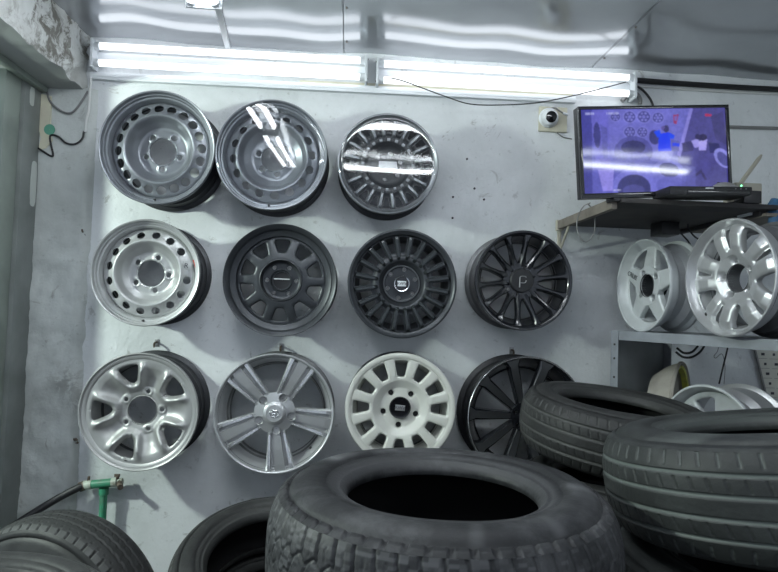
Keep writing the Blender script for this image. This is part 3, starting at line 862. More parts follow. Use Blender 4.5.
v, f = polar_disc(.405 * R, .915 * R, rad(-36) + rad(36) - rad(36), rad(36), 60, 90, hf8, op, .006)
me = mesh_from('spoke', v, f, 'steel_pale', True, 60); spin_copies('spoke', me, root, 5, 0)
lg = circ_holes(5, .335 * R, .036 * R, rad(3))
v, f = polar_disc(.24 * R, .407 * R, 0, 2 * PI, 24, 220, lambda r, t: hf8(r, t) + .0025 * np.exp(-((lg(r, t) - .006) / .006) ** 2), lg, .006, wrap=True)
link('hub', mesh_from('hub', v, f, 'steel_pale', True, 60), root)
b = MB(); b.lathe([(.24 * R, -.051), (.248 * R, -.046), (.262 * R, -.050)], 64); b.build('bore_ring', 'steel_pale', root)
b = MB(); b.lathe([(.004, 0), (.004, .012), (.0005, .013)], 8); b.build('valve', 'lug_steel', root, matrix=Matrix.Translation((-.045, -.80 * R, -.02)) @ Matrix.Rotation(rad(40), 4, 'X'))

# --- 9: alloy with five wide grooved spokes
root, R = place_wheel('alloy_wheel', 'polished silver alloy wheel with five wide grooved spokes and oval emblem', 274.2, 413.6, 119.5, .205, -1, -1)
k = R / .24
rim_parts(root, R, .205, 'alloy', 'barrel_grey', [(.988, .001), (.975, .000), (.962, -.004), (.95, -.014), (.90, -.030), (.87, -.05), (.86, -.075)], step=.82)
prof = []


def grooved_spoke(R):
    b = MB()
    sec = lambda w: [(-w, -.030), (-w, -.006), (-w * .90, 0), (-w * .68, 0), (-w * .62, -.020), (-w * .40, -.020), (-w * .36, -.003), (w * .36, -.003), (w * .40, -.020), (w * .62, -.020), (w * .68, 0), (w * .90, 0), (w, -.006), (w, -.030)]
    st = [(.16, .135, -.024), (.24, .142, -.021), (.36, .155, -.017), (.60, .190, -.010), (.85, .228, -.006), (.955, .240, -.006), (.974, .242, -.012)]
    v = []; f = []
    for r, w, z in st:
        s = sec(w * R); v += [(math.sqrt(max((r * R) ** 2 - (y) ** 2 * (1 if r > .9 else 0), .0001)), y, z + q) for y, q in s]
    n = 14
    for i in range(len(st) - 1):
        for p in range(n):
            q = (p + 1) % n; f.append((i * n + p, (i + 1) * n + p, (i + 1) * n + q, i * n + q))
    f.append(tuple(range(n))); f.append(tuple((len(st) - 1) * n + p for p in reversed(range(n))))
    return v, f


v, f = grooved_spoke(R)
me = mesh_from('spoke', v, f, 'alloy', False)
me.materials.append(M['alloy_grey']); me.materials.append(M['alloy_bright'])
for p in me.polygons:
    c = p.center
    nrm = p.normal
    if nrm.z > .8:
        ww = abs(c.y) / R
        p.material_index = 2 if c.z > -.014 and ww > .10 else 1
spin_copies('spoke', me, root, 5, -82)
v, f = polar_disc(.01 * R, .345 * R, 0, 2 * PI, 28, 170, lambda r, t: -.012 - .012 * np.clip(r / R - .17, 0, 1) / .13 * .5, circ_holes(5, .285 * R, .068 * R, rad(-82)), .03, wrap=True)
link('hub', mesh_from('hub', v, f, 'alloy', True, 40), root)
b = MB(); b.lathe([(.075 * R, -.040), (.072 * R, -.012), (.066 * R, -.013), (.062 * R, -.040), (.0005, -.041)], 24); me = b.mesh('lug_pocket', 'alloy_grey')
b = MB(); b.lathe([(.035 * R, -.041), (.034 * R, -.026), (.022 * R, -.023), (.0005, -.023)], 6); me2 = b.mesh('lug_nut', 'lug')
for i in range(5):
    a = rad(-82) + 2 * PI * i / 5; mm = Matrix.Translation((.285 * R * math.cos(a), .285 * R * math.sin(a), 0))
    lp = link('lug_pocket', me, root, mm); link('lug_nut', me2, lp)
cp = cap_part(root, .185 * R, -.004, 'alloy', [(.20 * R, -.016), (.185 * R, -.006), (.15 * R, -.001), (.132 * R, 0), (.128 * R, -.002), (.0005, -.0015)])
b = MB()
for (rx, ry, oy) in ((.020, .0145, 0), (.0125, .006, .005), (.0055, .0135, 0)):
    pts = [(rx * math.cos(a), oy + ry * math.sin(a), .0) for a in np.linspace(0, 2 * PI, 33)]
    b.tube(pts, .0022, 6, 0, False)
b.build('emblem', 'chrome', cp)['label'] = 'oval ring emblem on the cap'
b = MB(); b.lathe([(.006, 0), (.006, .008), (.0005, .009)], 10); b.build('valve', 'lug', root, matrix=Matrix.Translation((.62 * R, -.60 * R, -.055)))

# --- 10: white twelve-spoke
root, R = place_wheel('alloy_wheel', 'white twelve spoke wheel with a black centre cap, third in the bottom row', 400.4, 408.5, 110.5, .205, 1.5, -2)
k = R / .225
rim_parts(root, R, .205, 'white_wheel', 'barrel_dark', [(.985, .001), (.95, .001), (.915, -.001), (.90, -.004), (.885, -.012), (.87, -.04)])
op = wedge_open(12, .56 * R, .865 * R, .070 * R, .130 * R, .017 * R, rad(90))
pf = prof_fn([(0, -.034), (.36, -.034), (.42, -.026), (.50, -.014), (.60, -.008), (.86, -.003), (.93, -.002)])


def hf10(r, t):
    return pf(r / R) - .006 * np.exp(-np.maximum(op(r, t), 0) / .0035)


v, f = polar_disc(.50 * R, .895 * R, rad(90), rad(120), 44, 48, hf10, op, .026)
me = mesh_from('spoke', v, f, 'white_wheel', True, 45); spin_copies('spoke', me, root, 12, 0)
lg = circ_holes(5, .315 * R, .055 * R, rad(-93))
v, f = polar_disc(.05 * R, .502 * R, 0, 2 * PI, 34, 180, lambda r, t: pf(r / R) - .003 * np.exp(-np.maximum(lg(r, t), 0) / .003), lg, .02, wrap=True)
link('hub', mesh_from('hub', v, f, 'white_wheel', True, 45), root)
lugs(root, 5, .315, -93, -.046, .045 * R, 'lug', R)
cp = cap_part(root, .195 * R, -.024, 'black_gloss', [(.20 * R, -.04), (.20 * R, -.024), (.185 * R, -.020), (.16 * R, -.021), (.0005, -.021)])
b = MB(); b.box((-.021, -.012, -.0215), (.021, .012, -.0195), b=.0008); b.build('name_plate', 'alloy_grey', cp, matrix=Matrix.Rotation(rad(-4), 4, 'Z'))
me = text_mesh('lettering', 'RWV', .019, 'ink'); link('lettering', me, cp, Matrix.Translation((0, 0, -.0192)) @ Matrix.Rotation(rad(-4), 4, 'Z'))

# --- 11: black alloy with machined ten spokes
root, R = place_wheel('alloy_wheel', 'black wheel with ten wide machined spokes half hidden behind stacked tyres', 527.5, 418, 123, .21, -2, -2)
rim_parts(root, R, .21, 'black_wheel', 'black_satin', [(.988, .001), (.975, .001), (.965, -.003), (.95, -.012), (.90, -.03), (.87, -.06)])
b = MB(); b.lathe([(.990 * R, .0005), (.984 * R, .0022), (.974 * R, .0015)], 96); b.build('polished_edge', 'alloy_bright', root)
v, f = bar_spoke([(.16 * R, .05 * R, .06 * R, -.040, .03, .003), (.30 * R, .055 * R, .07 * R, -.032, .035, .004), (.60 * R, .075 * R, .085 * R, -.018, .035, .004),
                  (.85 * R, .090 * R, .10 * R, -.007, .035, .008), (.955 * R, .125 * R, .12 * R, -.004, .03, .004)])
me = mesh_from('spoke', v, f, 'black_wheel', True, 20); me.materials.append(M['mach_face'])
for p in me.polygons:
    if p.normal.z > .85: p.material_index = 1
spin_copies('spoke', me, root, 10, 33)
v, f = polar_disc(.01 * R, .24 * R, 0, 2 * PI, 16, 90, lambda r, t: -.03 + 0 * r, circ_holes(5, .18 * R, .035 * R, rad(10)), .03, wrap=True)
link('hub', mesh_from('hub', v, f, 'black_wheel', True, 40), root)
cap_part(root, .11 * R, -.022, 'black_gloss')

# --- hooks that carry the wheels
for (hx, hy, lb) in ((157, 343, 'small rusty hook above the silver pressed steel wheel'), (281.5, 347, 'small rusty hook above the polished silver alloy wheel'), (511.5, 350.5, 'small hook plate above the black wheel with machined spokes')):
    p = at(hx, hy, WALL_Y)
    h = empty('wall_hook', p); tag(h, lb, 'hook', 'hooks on the wall')
    b = MB(); b.box((-.010, -.003, -.016), (.010, 0, .016), b=.001); b.build('plate', 'lug_steel', h)
    b = MB(); b.tube([(0, -.002, .004), (0, -.03, .002), (0, -.040, -.006), (0, -.036, -.016)], .0045, 8, 4); b.build('peg', 'rust', h)
# crumbled anchor holes in the plaster
for (hx, hy, s, lb) in ((84, 233, .028, 'broken plaster hole with a rusty anchor left of the silver steel wheel'), (76, 440, .020, 'crumbled rusty anchor hole left of the five opening wheel')):
    p = at(hx, hy, WALL_Y - .004)
    h = empty('wall_anchor', p); tag(h, lb, 'wall anchor', 'anchors in the wall')
    b = MB()
    for i in range(7):
        a = random.random() * 6.28; rr = s * (.3 + .7 * random.random())
        c = Vector((rr * math.cos(a) * .6, -.004, rr * math.sin(a)))
        bm = bmesh.new(); bmesh.ops.create_icosphere(bm, subdivisions=1, radius=s * (.15 + .18 * random.random()))
        b.add([q.co * (1 + .4 * random.random()) + c for q in bm.verts], [[q.index for q in p_.verts] for p_ in bm.faces]); bm.free()
    b.build('rubble', 'rust' if s < .025 else 'cable_grey', h, smooth=False)
    b = MB(); b.tube([(0, 0, 0), (.002, -.02, .004), (.004, -.03, .012)], .004, 6, 3); b.build('bolt', 'rust', h)
for (hx, hy, wh) in ((484, 199.5, 'rightmost'), (453, 197, 'upper left'), (474.5, 188.5, 'middle'), (452.5, 218, 'lowest'), (467, 159, 'topmost')):
    p = at(hx, hy, WALL_Y); b = MB(); b.lathe([(.0055, 0), (.005, .003), (.0005, .004)], 8, Matrix.Rotation(rad(90), 4, 'X'))
    o = b.build('wall_plug', 'ink'); o.location = p
    tag(o, wh + ' tiny dark plug hole in the bare wall below the security camera', 'wall plug', 'plug holes between the wheels and the camera')

# ------------------------------------------------------------------ green water pipe with hose
py_ = WALL_Y - .05
p = at(104, 488, py_)
wp = empty('water_pipe', (p.x, p.y, 0)); tag(wp, 'green water pipe with a T fitting at the lower left of the wall', 'water pipe')
b = MB(); b.lathe([(.0155, 0), (.0155, p.z - .03), (.020, p.z - .028), (.020, p.z)], 18); b.build('riser', 'green_pipe', wp)
a0 = at(92, 484.5, py_) - Vector((p.x, p.y, 0)); a1 = at(112, 482.5, py_) - Vector((p.x, p.y, 0))
b = MB(); b.tube([a0, a1], .0185, 16); b.build('tee_fitting', 'green_pipe', wp)
d = (a1 - a0).normalized()
b = MB(); b.tube([a0 - d * .035, a0], .020, 16); b.build('left_coupling', 'pale_fitting', wp)
b = MB(); b.tube([a1, a1 + d * .022, a1 + d * .024, a1 + d * .045], [.020, .020, .015, .014], 16); b.build('tap_body', 'pale_fitting', wp)
b = MB(); b.tube([a1 + d * .02, a1 + d * .025 + Vector((0, -.004, .028))], .007, 8); b.box(tuple(a1 + d * .014 + Vector((-.004, -.008, .024))), tuple(a1 + d * .034 + Vector((0, .0, .034))), b=.002); b.build('tap_handle', 'rust', wp)
b = MB(); b.tube([a0 - d * .018, a0 - d * .014 + Vector((0, 0, .036))], .006, 8); b.build('clamp_bolt', 'rust', wp)
b = MB(); b.tube([a1 + d * .03, a1 + d * .055 + Vector((0, -.05, -.012))], .012, 10); b.build('spout', 'rust', wp)
aw = at(92, 484.5, py_) - d * .03
b = MB(); b.tube([aw, at(80, 487, py_ - .01), at(62, 496, py_ - .03), at(40, 509, py_ - .06), at(18, 523, py_ - .10), at(0, 535, py_ - .14), at(-25, 553, py_ - .2)], .016, 12, 6)
hs_ = b.build('water_hose', 'cable'); tag(hs_, 'black rubber hose running from the green pipe to the door', 'hose')
b = MB(); b.tube([aw - d * .02 + Vector((0, 0, -.006)), aw + d * .002], .021, 14); b.build('hose_clamp', 'rust', hs_)

# ============================================================================================== TELEVISION CORNER
tvm = Matrix.Translation((1.117, 2.10, 2.122)) @ (Matrix.Rotation(rad(2.9), 4, 'Z') @ Matrix.Rotation(rad(1.9), 4, 'X') @ Matrix.Rotation(rad(-4.9), 4, 'Y'))
tw, th_ = .595, .337
tv = empty('television'); tv.matrix_world = tvm @ Matrix.Translation((0, 0, -th_ / 2)); tag(tv, 'black flat television showing a security camera picture', 'television')
h2 = th_
b = MB(); b.box((-tw / 2, .006, 0), (tw / 2, .040, h2), b=.004); b.build('casing', 'black_plastic', tv)
bz_ = .011
for (lo_, hi_) in (((-tw / 2, -.004, h2 - bz_), (tw / 2, .008, h2)), ((-tw / 2, -.004, 0), (tw / 2, .008, .018)), ((-tw / 2, -.004, .018), (-tw / 2 + bz_, .008, h2 - bz_)), ((tw / 2 - bz_, -.004, .018), (tw / 2, .008, h2 - bz_))):
    b = MB(); b.box(lo_, hi_, b=.0015); b.build('bezel', 'black_gloss', tv)
for sx in (-.16, .16):
    b = MB(); b.box((sx - .015, .0, -.012), (sx + .015, .06, .004), b=.003); b.build('foot', 'black_plastic', tv)

# screen picture, painted cell by cell as a flat print
NU, NV = 260, 150
U, V = np.meshgrid((np.arange(NU) + .5) / NU, (np.arange(NV) + .5) / NV, indexing='ij')   # V from the top
X4 = 42 + U * 668; Y4 = 62 + V * 388
img = np.zeros((NU, NV, 3)); img[:] = (.20, .20, .52)


def px_noise(s, seed):
    r_ = np.random.RandomState(seed); g = r_.rand(int(NU / s) + 2, int(NV / s) + 2)
    xi = np.arange(NU) / s; yi = np.arange(NV) / s; x0 = xi.astype(int); y0 = yi.astype(int); fx = (xi - x0)[:, None]; fy = (yi - y0)[None]
    a = g[np.ix_(x0, y0)]; b_ = g[np.ix_(x0 + 1, y0)]; c_ = g[np.ix_(x0, y0 + 1)]; d_ = g[np.ix_(x0 + 1, y0 + 1)]
    return (a * (1 - fx) + b_ * fx) * (1 - fy) + (c_ * (1 - fx) + d_ * fx) * fy


def poly(pts, col, a=1.0):
    ins = np.zeros(X4.shape, bool); n = len(pts)
    for i in range(n):
        x1, y1 = pts[i]; x2, y2 = pts[(i + 1) % n]
        if y1 == y2: continue
        cnd = ((y1 > Y4) != (y2 > Y4)) & (X4 < (x2 - x1) * (Y4 - y1) / (y2 - y1) + x1); ins ^= cnd
    img[ins] = img[ins] * (1 - a) + np.array(col) * a


def ell(cx, cy, rx, ry, col, a=1.0, rot=0, inner=0):
    c, s = math.cos(rad(rot)), math.sin(rad(rot)); dx, dy = X4 - cx, Y4 - cy
    q = np.sqrt(((dx * c + dy * s) / rx) ** 2 + ((-dx * s + dy * c) / ry) ** 2)
    ins = (q <= 1) & (q >= inner); img[ins] = img[ins] * (1 - a) + np.array(col) * a


poly([(40, 60), (95, 60), (80, 460), (40, 470)], (.12, .12, .38))
poly([(90, 70), (170, 62), (165, 330), (100, 330)], (.25, .24, .60))
ell(113, 180, 16, 60, (.10, .10, .28)); poly([(130, 130), (160, 150), (158, 300), (138, 320)], (.20, .20, .48))
poly([(165, 62), (545, 62), (500, 200), (430, 320), (170, 260)], (.27, .27, .60))
poly([(545, 62), (720, 62), (725, 440), (470, 440), (480, 270)], (.15, .14, .34))
poly([(545, 62), (560, 62), (490, 290), (475, 280)], (.40, .38, .72))
poly([(640, 100), (700, 80), (715, 240), (660, 210)], (.12, .11, .26))
for (x, y, r) in ((200, 96, 26), (265, 98, 32), (330, 98, 34), (395, 104, 30), (262, 168, 30), (320, 170, 28)):
    ell(x, y, r, r * .95, (.14, .14, .36)); ell(x, y, r, r * .95, (.33, .33, .66), 1, 0, .82)
    for k_ in range(6):
        a = k_ * PI / 3; ell(x + r * .5 * math.cos(a), y + r * .5 * math.sin(a), r * .16, r * .16, (.34, .34, .64))
    ell(x, y, r * .25, r * .25, (.30, .30, .62))
ell(375, 195, 26, 34, (.10, .10, .26))
ell(275, 260, 88, 72, (.17, .17, .42)); ell(275, 240, 56, 32, (.08, .08, .22)); ell(265, 300, 80, 40, (.24, .24, .54), .6)
ell(275, 430, 105, 92, (.30, .30, .66)); ell(270, 432, 76, 66, (.09, .09, .24)); ell(268, 440, 50, 26, (.15, .15, .36))
ell(435, 372, 82, 70, (.28, .28, .62), 1, 20); ell(435, 350, 48, 34, (.10, .10, .26), 1, 15)
ell(440, 420, 70, 40, (.22, .22, .52), .7)
poly([(110, 340), (182, 340), (172, 440), (128, 440)], (.44, .40, .78)); poly([(120, 290), (170, 290), (165, 335), (125, 335)], (.24, .22, .54))
# person in a blue shirt, arms up
poly([(395, 180), (445, 172), (450, 262), (388, 260)], (.03, .10, .95)); poly([(372, 168), (400, 160), (408, 192), (388, 196)], (.04, .14, .90)); poly([(440, 172), (470, 188), (462, 206), (440, 200)], (.04, .14, .90))
ell(430, 156, 14, 17, (.10, .09, .22)); poly([(405, 150), (418, 140), (425, 150), (412, 165)], (.20, .17, .38))
poly([(450, 205), (490, 215), (485, 265), (452, 262)], (.20, .20, .46)); poly([(455, 222), (490, 225), (488, 240), (456, 238)], (.05, .12, .80))
# people on the right
poly([(545, 215), (575, 205), (590, 240), (560, 250)], (.50, .46, .76)); poly([(580, 218), (620, 208), (612, 262), (580, 262)], (.58, .54, .90))
ell(600, 200, 20, 16, (.06, .05, .14)); ell(575, 196, 12, 14, (.07, .06, .16)); poly([(500, 225), (545, 215), (555, 262), (505, 268)], (.10, .09, .22)); poly([(625, 225), (675, 230), (680, 270), (630, 275)], (.07, .07, .2))
ell(690, 300, 52, 34, (.40, .40, .72), 1, 55); ell(692, 305, 40, 22, (.16, .16, .36), 1, 55)
poly([(540, 385), (585, 352), (590, 362), (550, 392)], (.10, .09, .2)); poly([(585, 352), (612, 400), (600, 404), (580, 362)], (.10, .09, .2))
poly([(500, 330), (560, 340), (555, 440), (490, 440)], (.20, .20, .46), .7)
poly([(465, 92), (492, 88), (480, 135), (466, 132)], (.45, .10, .22)); poly([(470, 98), (486, 96), (480, 120), (472, 120)], (.30, .22, .5))
poly([(616, 88), (646, 90), (644, 102), (616, 100)], (.62, .08, .18))
for x in list(range(64, 106, 7)) + list(range(160, 214, 7)): poly([(x, 76), (x + 4, 76), (x + 4, 84), (x, 84)], (.60, .62, .80))
for x in range(176, 212, 6): poly([(x, 434), (x + 4, 434), (x + 4, 440), (x, 440)], (.7, .72, .9))
img *= (.78 + .22 * px_noise(3, 1) + .22 * px_noise(11, 2))[..., None]
img = np.clip((img * 1.05) ** 1.3 * np.array([.85, .85, 1.15]), 0, 1)
for _ in range(2):
    pd = np.pad(img, ((1, 1), (1, 1), (0, 0)), mode='edge')
    img = (pd[:-2, 1:-1] + pd[2:, 1:-1] + pd[1:-1, :-2] + pd[1:-1, 2:] + 2 * pd[1:-1, 1:-1]) / 6
sw0, sw1, sz0, sz1 = -tw / 2 + bz_, tw / 2 - bz_, .018, h2 - bz_
vx = np.linspace(sw0, sw1, NU + 1); vz = np.linspace(sz1, sz0, NV + 1)
verts = [(x, .004, z) for x in vx for z in vz]
faces = [(i * (NV + 1) + j, i * (NV + 1) + j + 1, (i + 1) * (NV + 1) + j + 1, (i + 1) * (NV + 1) + j) for i in range(NU) for j in range(NV)]
sm = bpy.data.materials.new('screen_picture'); sm.use_nodes = True
nt = sm.node_tree; pb = nt.nodes['Principled BSDF']; pb.inputs['Base Color'].default_value = (.01, .01, .015, 1); pb.inputs['Roughness'].default_value = .05; pb.inputs['Specular IOR Level'].default_value = .6
ac = nt.nodes.new('ShaderNodeAttribute'); ac.attribute_name = 'picture'
nt.links.new(ac.outputs['Color'], pb.inputs['Emission Color']); pb.inputs['Emission Strength'].default_value = .5
me = mesh_from('screen', verts, faces, sm, False)
at_ = me.attributes.new('picture', 'FLOAT_COLOR', 'CORNER')
cols = np.ones((NU * NV, 4), np.float32); cols[:, :3] = img.reshape(-1, 3); at_.data.foreach_set('color', np.repeat(cols, 4, axis=0).ravel())
link('screen', me, tv)['label'] = 'violet blue security picture of the tyre shop'

# shelf under the television
SZ = 1.936
sx0 = .975
shf = empty('tv_shelf', (sx0, WALL_Y, SZ)); tag(shf, 'wooden wall shelf with dark underside under the television', 'shelf'); shf.matrix_world = Matrix.Identity(4)
b = MB(); b.box((sx0 + .012, 2.10, SZ - .012), (1.60, WALL_Y - .002, SZ + .006), b=.002); b.build('board', 'wood_dark', shf)
b = MB(); b.box((sx0 - .012, 2.13, SZ - .032), (sx0 + .012, WALL_Y - .02, SZ + .008), b=.003); b.build('side_batten', 'wood', shf)
b = MB(); b.box((sx0 - .016, WALL_Y - .022, SZ - .038), (sx0 + .018, WALL_Y - .002, SZ + .012), b=.003); b.build('batten_end', 'tan_plastic', shf)
b = MB(); b.box((sx0 - .006, WALL_Y - .012, SZ - .16), (sx0 + .010, WALL_Y - .001, SZ - .03), b=.001); b.tube([(sx0 + .002, WALL_Y - .012, SZ - .14), (sx0 + .002, WALL_Y - .14, SZ - .02)], .006, 6); b.build('bracket', 'tan_plastic', shf)
b = MB(); b.box((1.55, 2.14, SZ - .03), (1.574, WALL_Y - .02, SZ - .012), b=.003); b.build('side_batten', 'wood_dark', shf)
b = MB(); b.box((1.34, WALL_Y - .26, SZ - .07), (1.42, WALL_Y - .16, SZ - .012), b=.004); b.build('hanging_block', 'black_plastic', shf)
# second lower board on the right
p = at(752, 203, 2.35)
b = MB(); b.box((1.56, 2.12, SZ - .035), (1.86, 2.62, SZ - .022), b=.002); o = b.build('side_board', 'wood'); tag(o, 'plain wooden board to the right of the television shelf', 'board')
# hanging wire loop
yv = 2.40
b = MB(); b.tube([at(590, 203, 2.32), at(583, 207, yv), at(578, 217, yv), at(577, 228, yv), at(582, 240, yv), at(588, 241, yv), at(594, 233, yv), at(595, 221, yv), at(593, 210, yv), at(588, 204, 2.32)], .0028, 6, 6)
tag(b.build('wire_loop', 'cable_grey'), 'thin wire loop hanging from the left edge of the television shelf', 'wire')
for (pts, r, m_, lb) in (([(690, 216), (688, 226), (694, 236), (703, 240), (712, 234)], .004, 'cable', 'black cable drooping under the television shelf above the shelf wheels'),
                         ([(675, 222), (680, 232), (688, 241), (693, 250)], .004, 'cable', 'black cable hanging behind the white star wheel'),
                         ([(756, 224), (760, 215), (766, 218), (762, 228)], .0025, 'cable', 'small black wire twist beside the blue sleeve')):
    yv = 2.5
    b = MB(); b.tube([at(x, y, yv) for x, y in pts], r, 6, 6); tag(b.build('hanging_cable', m_), lb, 'cable')

# recorder box in front of the tv
p = at(697, 194, 2.06)
rc = empty('video_recorder', (1.285, 2.075, SZ + .014), Matrix.Rotation(rad(2), 3, 'Z') @ Matrix.Rotation(rad(-2.5), 3, 'Y'))
tag(rc, 'low black video recorder box in front of the television corner', 'recorder')
b = MB(); b.box((-.165, -.06, 0), (.150, .055, .030), b=.004); b.build('casing', 'black_plastic', rc)
b = MB(); b.box((-.10, -.0625, .004), (.14, -.058, .016), b=.001); b.build('front_strip', 'black_gloss', rc)
b = MB(); b.box((-.030, -.0625, .021), (.0, -.0598, .025)); b.build('logo_bar', 'white_plastic', rc, smooth=False)
for x in (.085, .105, .125):
    b = MB(); b.lathe([(.0025, 0), (.0025, .002), (.0005, .0025)], 8, Matrix.Translation((x, -.0598, .022)) @ Matrix.Rotation(rad(90), 4, 'X')); b.build('button', 'lug_steel', rc)
# dark mouse on the recorder
ms = MB(); vv, ff = lathe_geo([(math.cos(a), math.sin(a)) for a in np.linspace(0, PI / 2 - .01, 9)], 24)
ms.add([(x * .048, y * .028, z * .026) for x, y, z in vv], ff); mo = empty('computer_mouse', (1.365, 2.07, SZ + .048)); tag(mo, 'dark grey computer mouse lying on the recorder', 'mouse')
ms.build('shell', 'cable_grey', mo)
b = MB(); b.box((-.030, -.002, .0205), (-.014, .002, .0245), b=.001); b.build('scroll_wheel', 'black_plastic', mo)
# black adapter, router, box
p = at(748, 188, 2.12)
ad_ = empty('power_adapter', (p.x, 2.12, SZ + .02)); tag(ad_, 'black power adapter beside the recorder', 'adapter')
b = MB(); b.box((-.036, -.03, -.014), (.034, .03, .034), b=.005); b.build('casing', 'black_plastic', ad_)
b = MB(); b.tube([(-.036, 0, .0), (-.055, .005, -.008), (-.07, .02, -.01)], .003, 6, 4); b.build('cord', 'cable', ad_)
p = at(744, 184, 2.24)
ro = empty('wifi_router', (p.x, 2.24, SZ + .006)); tag(ro, 'tan network router with a tilted antenna right of the television', 'router')
b = MB(); b.box((-.055, -.03, 0), (.055, .05, .106), b=.006); b.build('casing', 'tan_plastic', ro)
b = MB(); b.lathe([(.0035, 0), (.003, .002), (.0005, .003)], 8, Matrix.Translation((-.032, -.03, .092)) @ Matrix.Rotation(rad(90), 4, 'X')); b.build('indicator_light', 'led', ro)
a0 = Vector((.0, .055, .09)); a1 = at(761.5, 155, 2.30) - Vector((p.x, 2.24, SZ + .006))
b = MB(); b.tube([a0, a0.lerp(a1, .12), a0.lerp(a1, .9), a1], [.008, .0095, .0085, .004], 8); b.build('antenna', 'tan_plastic', ro)
p = at(758, 197, 2.2)
bo = empty('white_carton', (p.x, 2.22, SZ - .022)); tag(bo, 'small white carton on the board under the router', 'carton')
b = MB(); b.box((-.045, -.04, 0), (.04, .04, .040), b=.002); b.build('body', 'white_plastic', bo); b = MB(); b.box((-.045, -.0408, .030), (.04, .041, .0412), b=.001); b.build('lid', 'paper', bo)
p = at(774, 214, 2.15)
sl = MB(); sl.tube([at(776, 200, 2.15), at(773, 208, 2.15), at(775, 218, 2.14), at(771, 230, 2.15)], [.018, .026, .022, .014], 10, 0)
sl.build('x', 'blue_cloth'); o = bpy.data.objects['x']; o.name = 'blue_bag'; tag(o, 'crumpled blue plastic bag hanging at the right edge', 'bag')

# ============================================================================================== METAL SHELF ON THE RIGHT
P1 = Vector((1.144, 2.50, 0)); P2 = Vector((1.445, 1.90, 0)); ed = (P2 - P1).normalized(); nin = Vector((-ed.y, ed.x, 0))
if nin.x < 0: nin = -nin
SH = 1.443
DEPTH = .40; LEN = 1.25
msx = Matrix((ed, nin, Vector((0, 0, 1)))).transposed().to_4x4(); msx.translation = P1     # local x along the front edge to the camera, y into the shelf
rk = empty('metal_rack'); rk.matrix_world = msx; tag(rk, 'grey steel rack holding two wheels at the right', 'rack')
LOW = .86
for z in (SH, LOW, .12):
    b = MB(); b.box((0, .004, z - .006), (LEN, DEPTH, z - .0005)); b.box((0, 0, z - .040), (LEN, .004, z), b=.0012); b.box((0, DEPTH - .004, z - .04), (LEN, DEPTH, z)); b.build('shelf_board', 'shelf_steel', rk, smooth=False)
for x in (0, LEN - .036):
    for y in (-.002, DEPTH - .034):
        b = MB(); b.box((x, y - .002, 0), (x + .036, y + .001, SH - .002)); b.box((x - .002, y - .002, 0), (x + .001, y + .034, SH - .002)); b.build('post', 'shelf_steel', rk, smooth=False)
b = MB(); b.box((-.004, .03, LOW), (-.002, DEPTH - .03, SH - .04)); b.build('end_panel', 'shelf_panel', rk, smooth=False)
b = MB()
for z in (SH - .06, SH - .12, SH - .2, SH - .3, SH - .4): b.lathe([(.005, -.001), (.005, .0012), (.0005, .0012)], 8, Matrix.Translation((.018, -.0045, z)) @ Matrix.Rotation(rad(90), 4, 'X'))
b.build('bolt', 'lug', rk)


def rack_wheel(name, label, px, ptop, pbot, z_base, R, W, phi, down=0, cat='wheel'):
    """stand a wheel on a shelf level; solve its distance along the pixel column of its centre"""
    c_z = z_base + R
    d = cam_rot @ Vector(((px - W_PX / 2) / F_PX, (H_PX / 2 - (ptop + pbot) / 2) / F_PX, -1))
    p = CAM_LOC + d * (R * 2 * F_PX / (pbot - ptop))
    p.z = c_z
    root = empty(name, p, wheel_rot(phi, down)); tag(root, label, cat, 'wheels kept on the steel rack')
    return root


# A: white star wheel (five tapering spokes)
RA = .195
root = rack_wheel('alloy_wheel', 'old white wheel with five star shaped spokes on the rack', 641.5, 239, 331.6, SH, RA, .16, 85)
R = RA
rim_parts(root, R, .16, 'old_white', 'old_white', [(.985, .001), (.965, -.001), (.95, -.010), (.92, -.018), (.90, -.024), (.88, -.03), (.845, -.036), (.83, -.05)])
op = wedge_open(5, .40 * R, .80 * R, .02 * R, .40 * R, .012 * R, rad(36))
pf = prof_fn([(0, -.03), (.40, -.028), (.6, -.030), (.84, -.036)])
hfA = lambda r, t: pf(r / R) - .004 * np.exp(-np.maximum(op(r, t), 0) / .003)
v, f = polar_disc(.395 * R, .85 * R, rad(-36), rad(36), 44, 80, hfA, op, .022)
me = mesh_from('spoke', v, f, 'old_white', True, 40); sp = spin_copies('spoke', me, root, 5, 90 + 18 - 36 + 14)
lg = circ_holes(4, .325 * R, .070 * R, rad(35))
pfh = prof_fn([(0, -.05), (.20, -.05), (.22, -.030), (.40, -.028)])
v, f = polar_disc(.24 * R, .43 * R, 0, 2 * PI, 24, 130, lambda r, t: pf(r / R) + .003 - .006 * np.exp(-np.maximum(lg(r, t), 0) / .006), lg, .022, wrap=True)
link('hub', mesh_from('hub', v, f, 'old_white', True, 45), root)
b = MB(); b.lathe([(.255 * R, -.024), (.245 * R, -.023), (.24 * R, -.032), (.24 * R, -.09)], 40); b.build('bore', 'barrel_dark', root)
lugs(root, 4, .325, 35, -.052, .07 * R, 'alloy_grey', R)
me = text_mesh('lettering', 'CRUISE', .030, 'ink'); link('lettering', me, root, Matrix.Rotation(rad(158), 4, 'Z') @ Matrix.Translation((.60 * R, 0, -.028)) @ Matrix.Rotation(rad(180), 4, 'Z'))

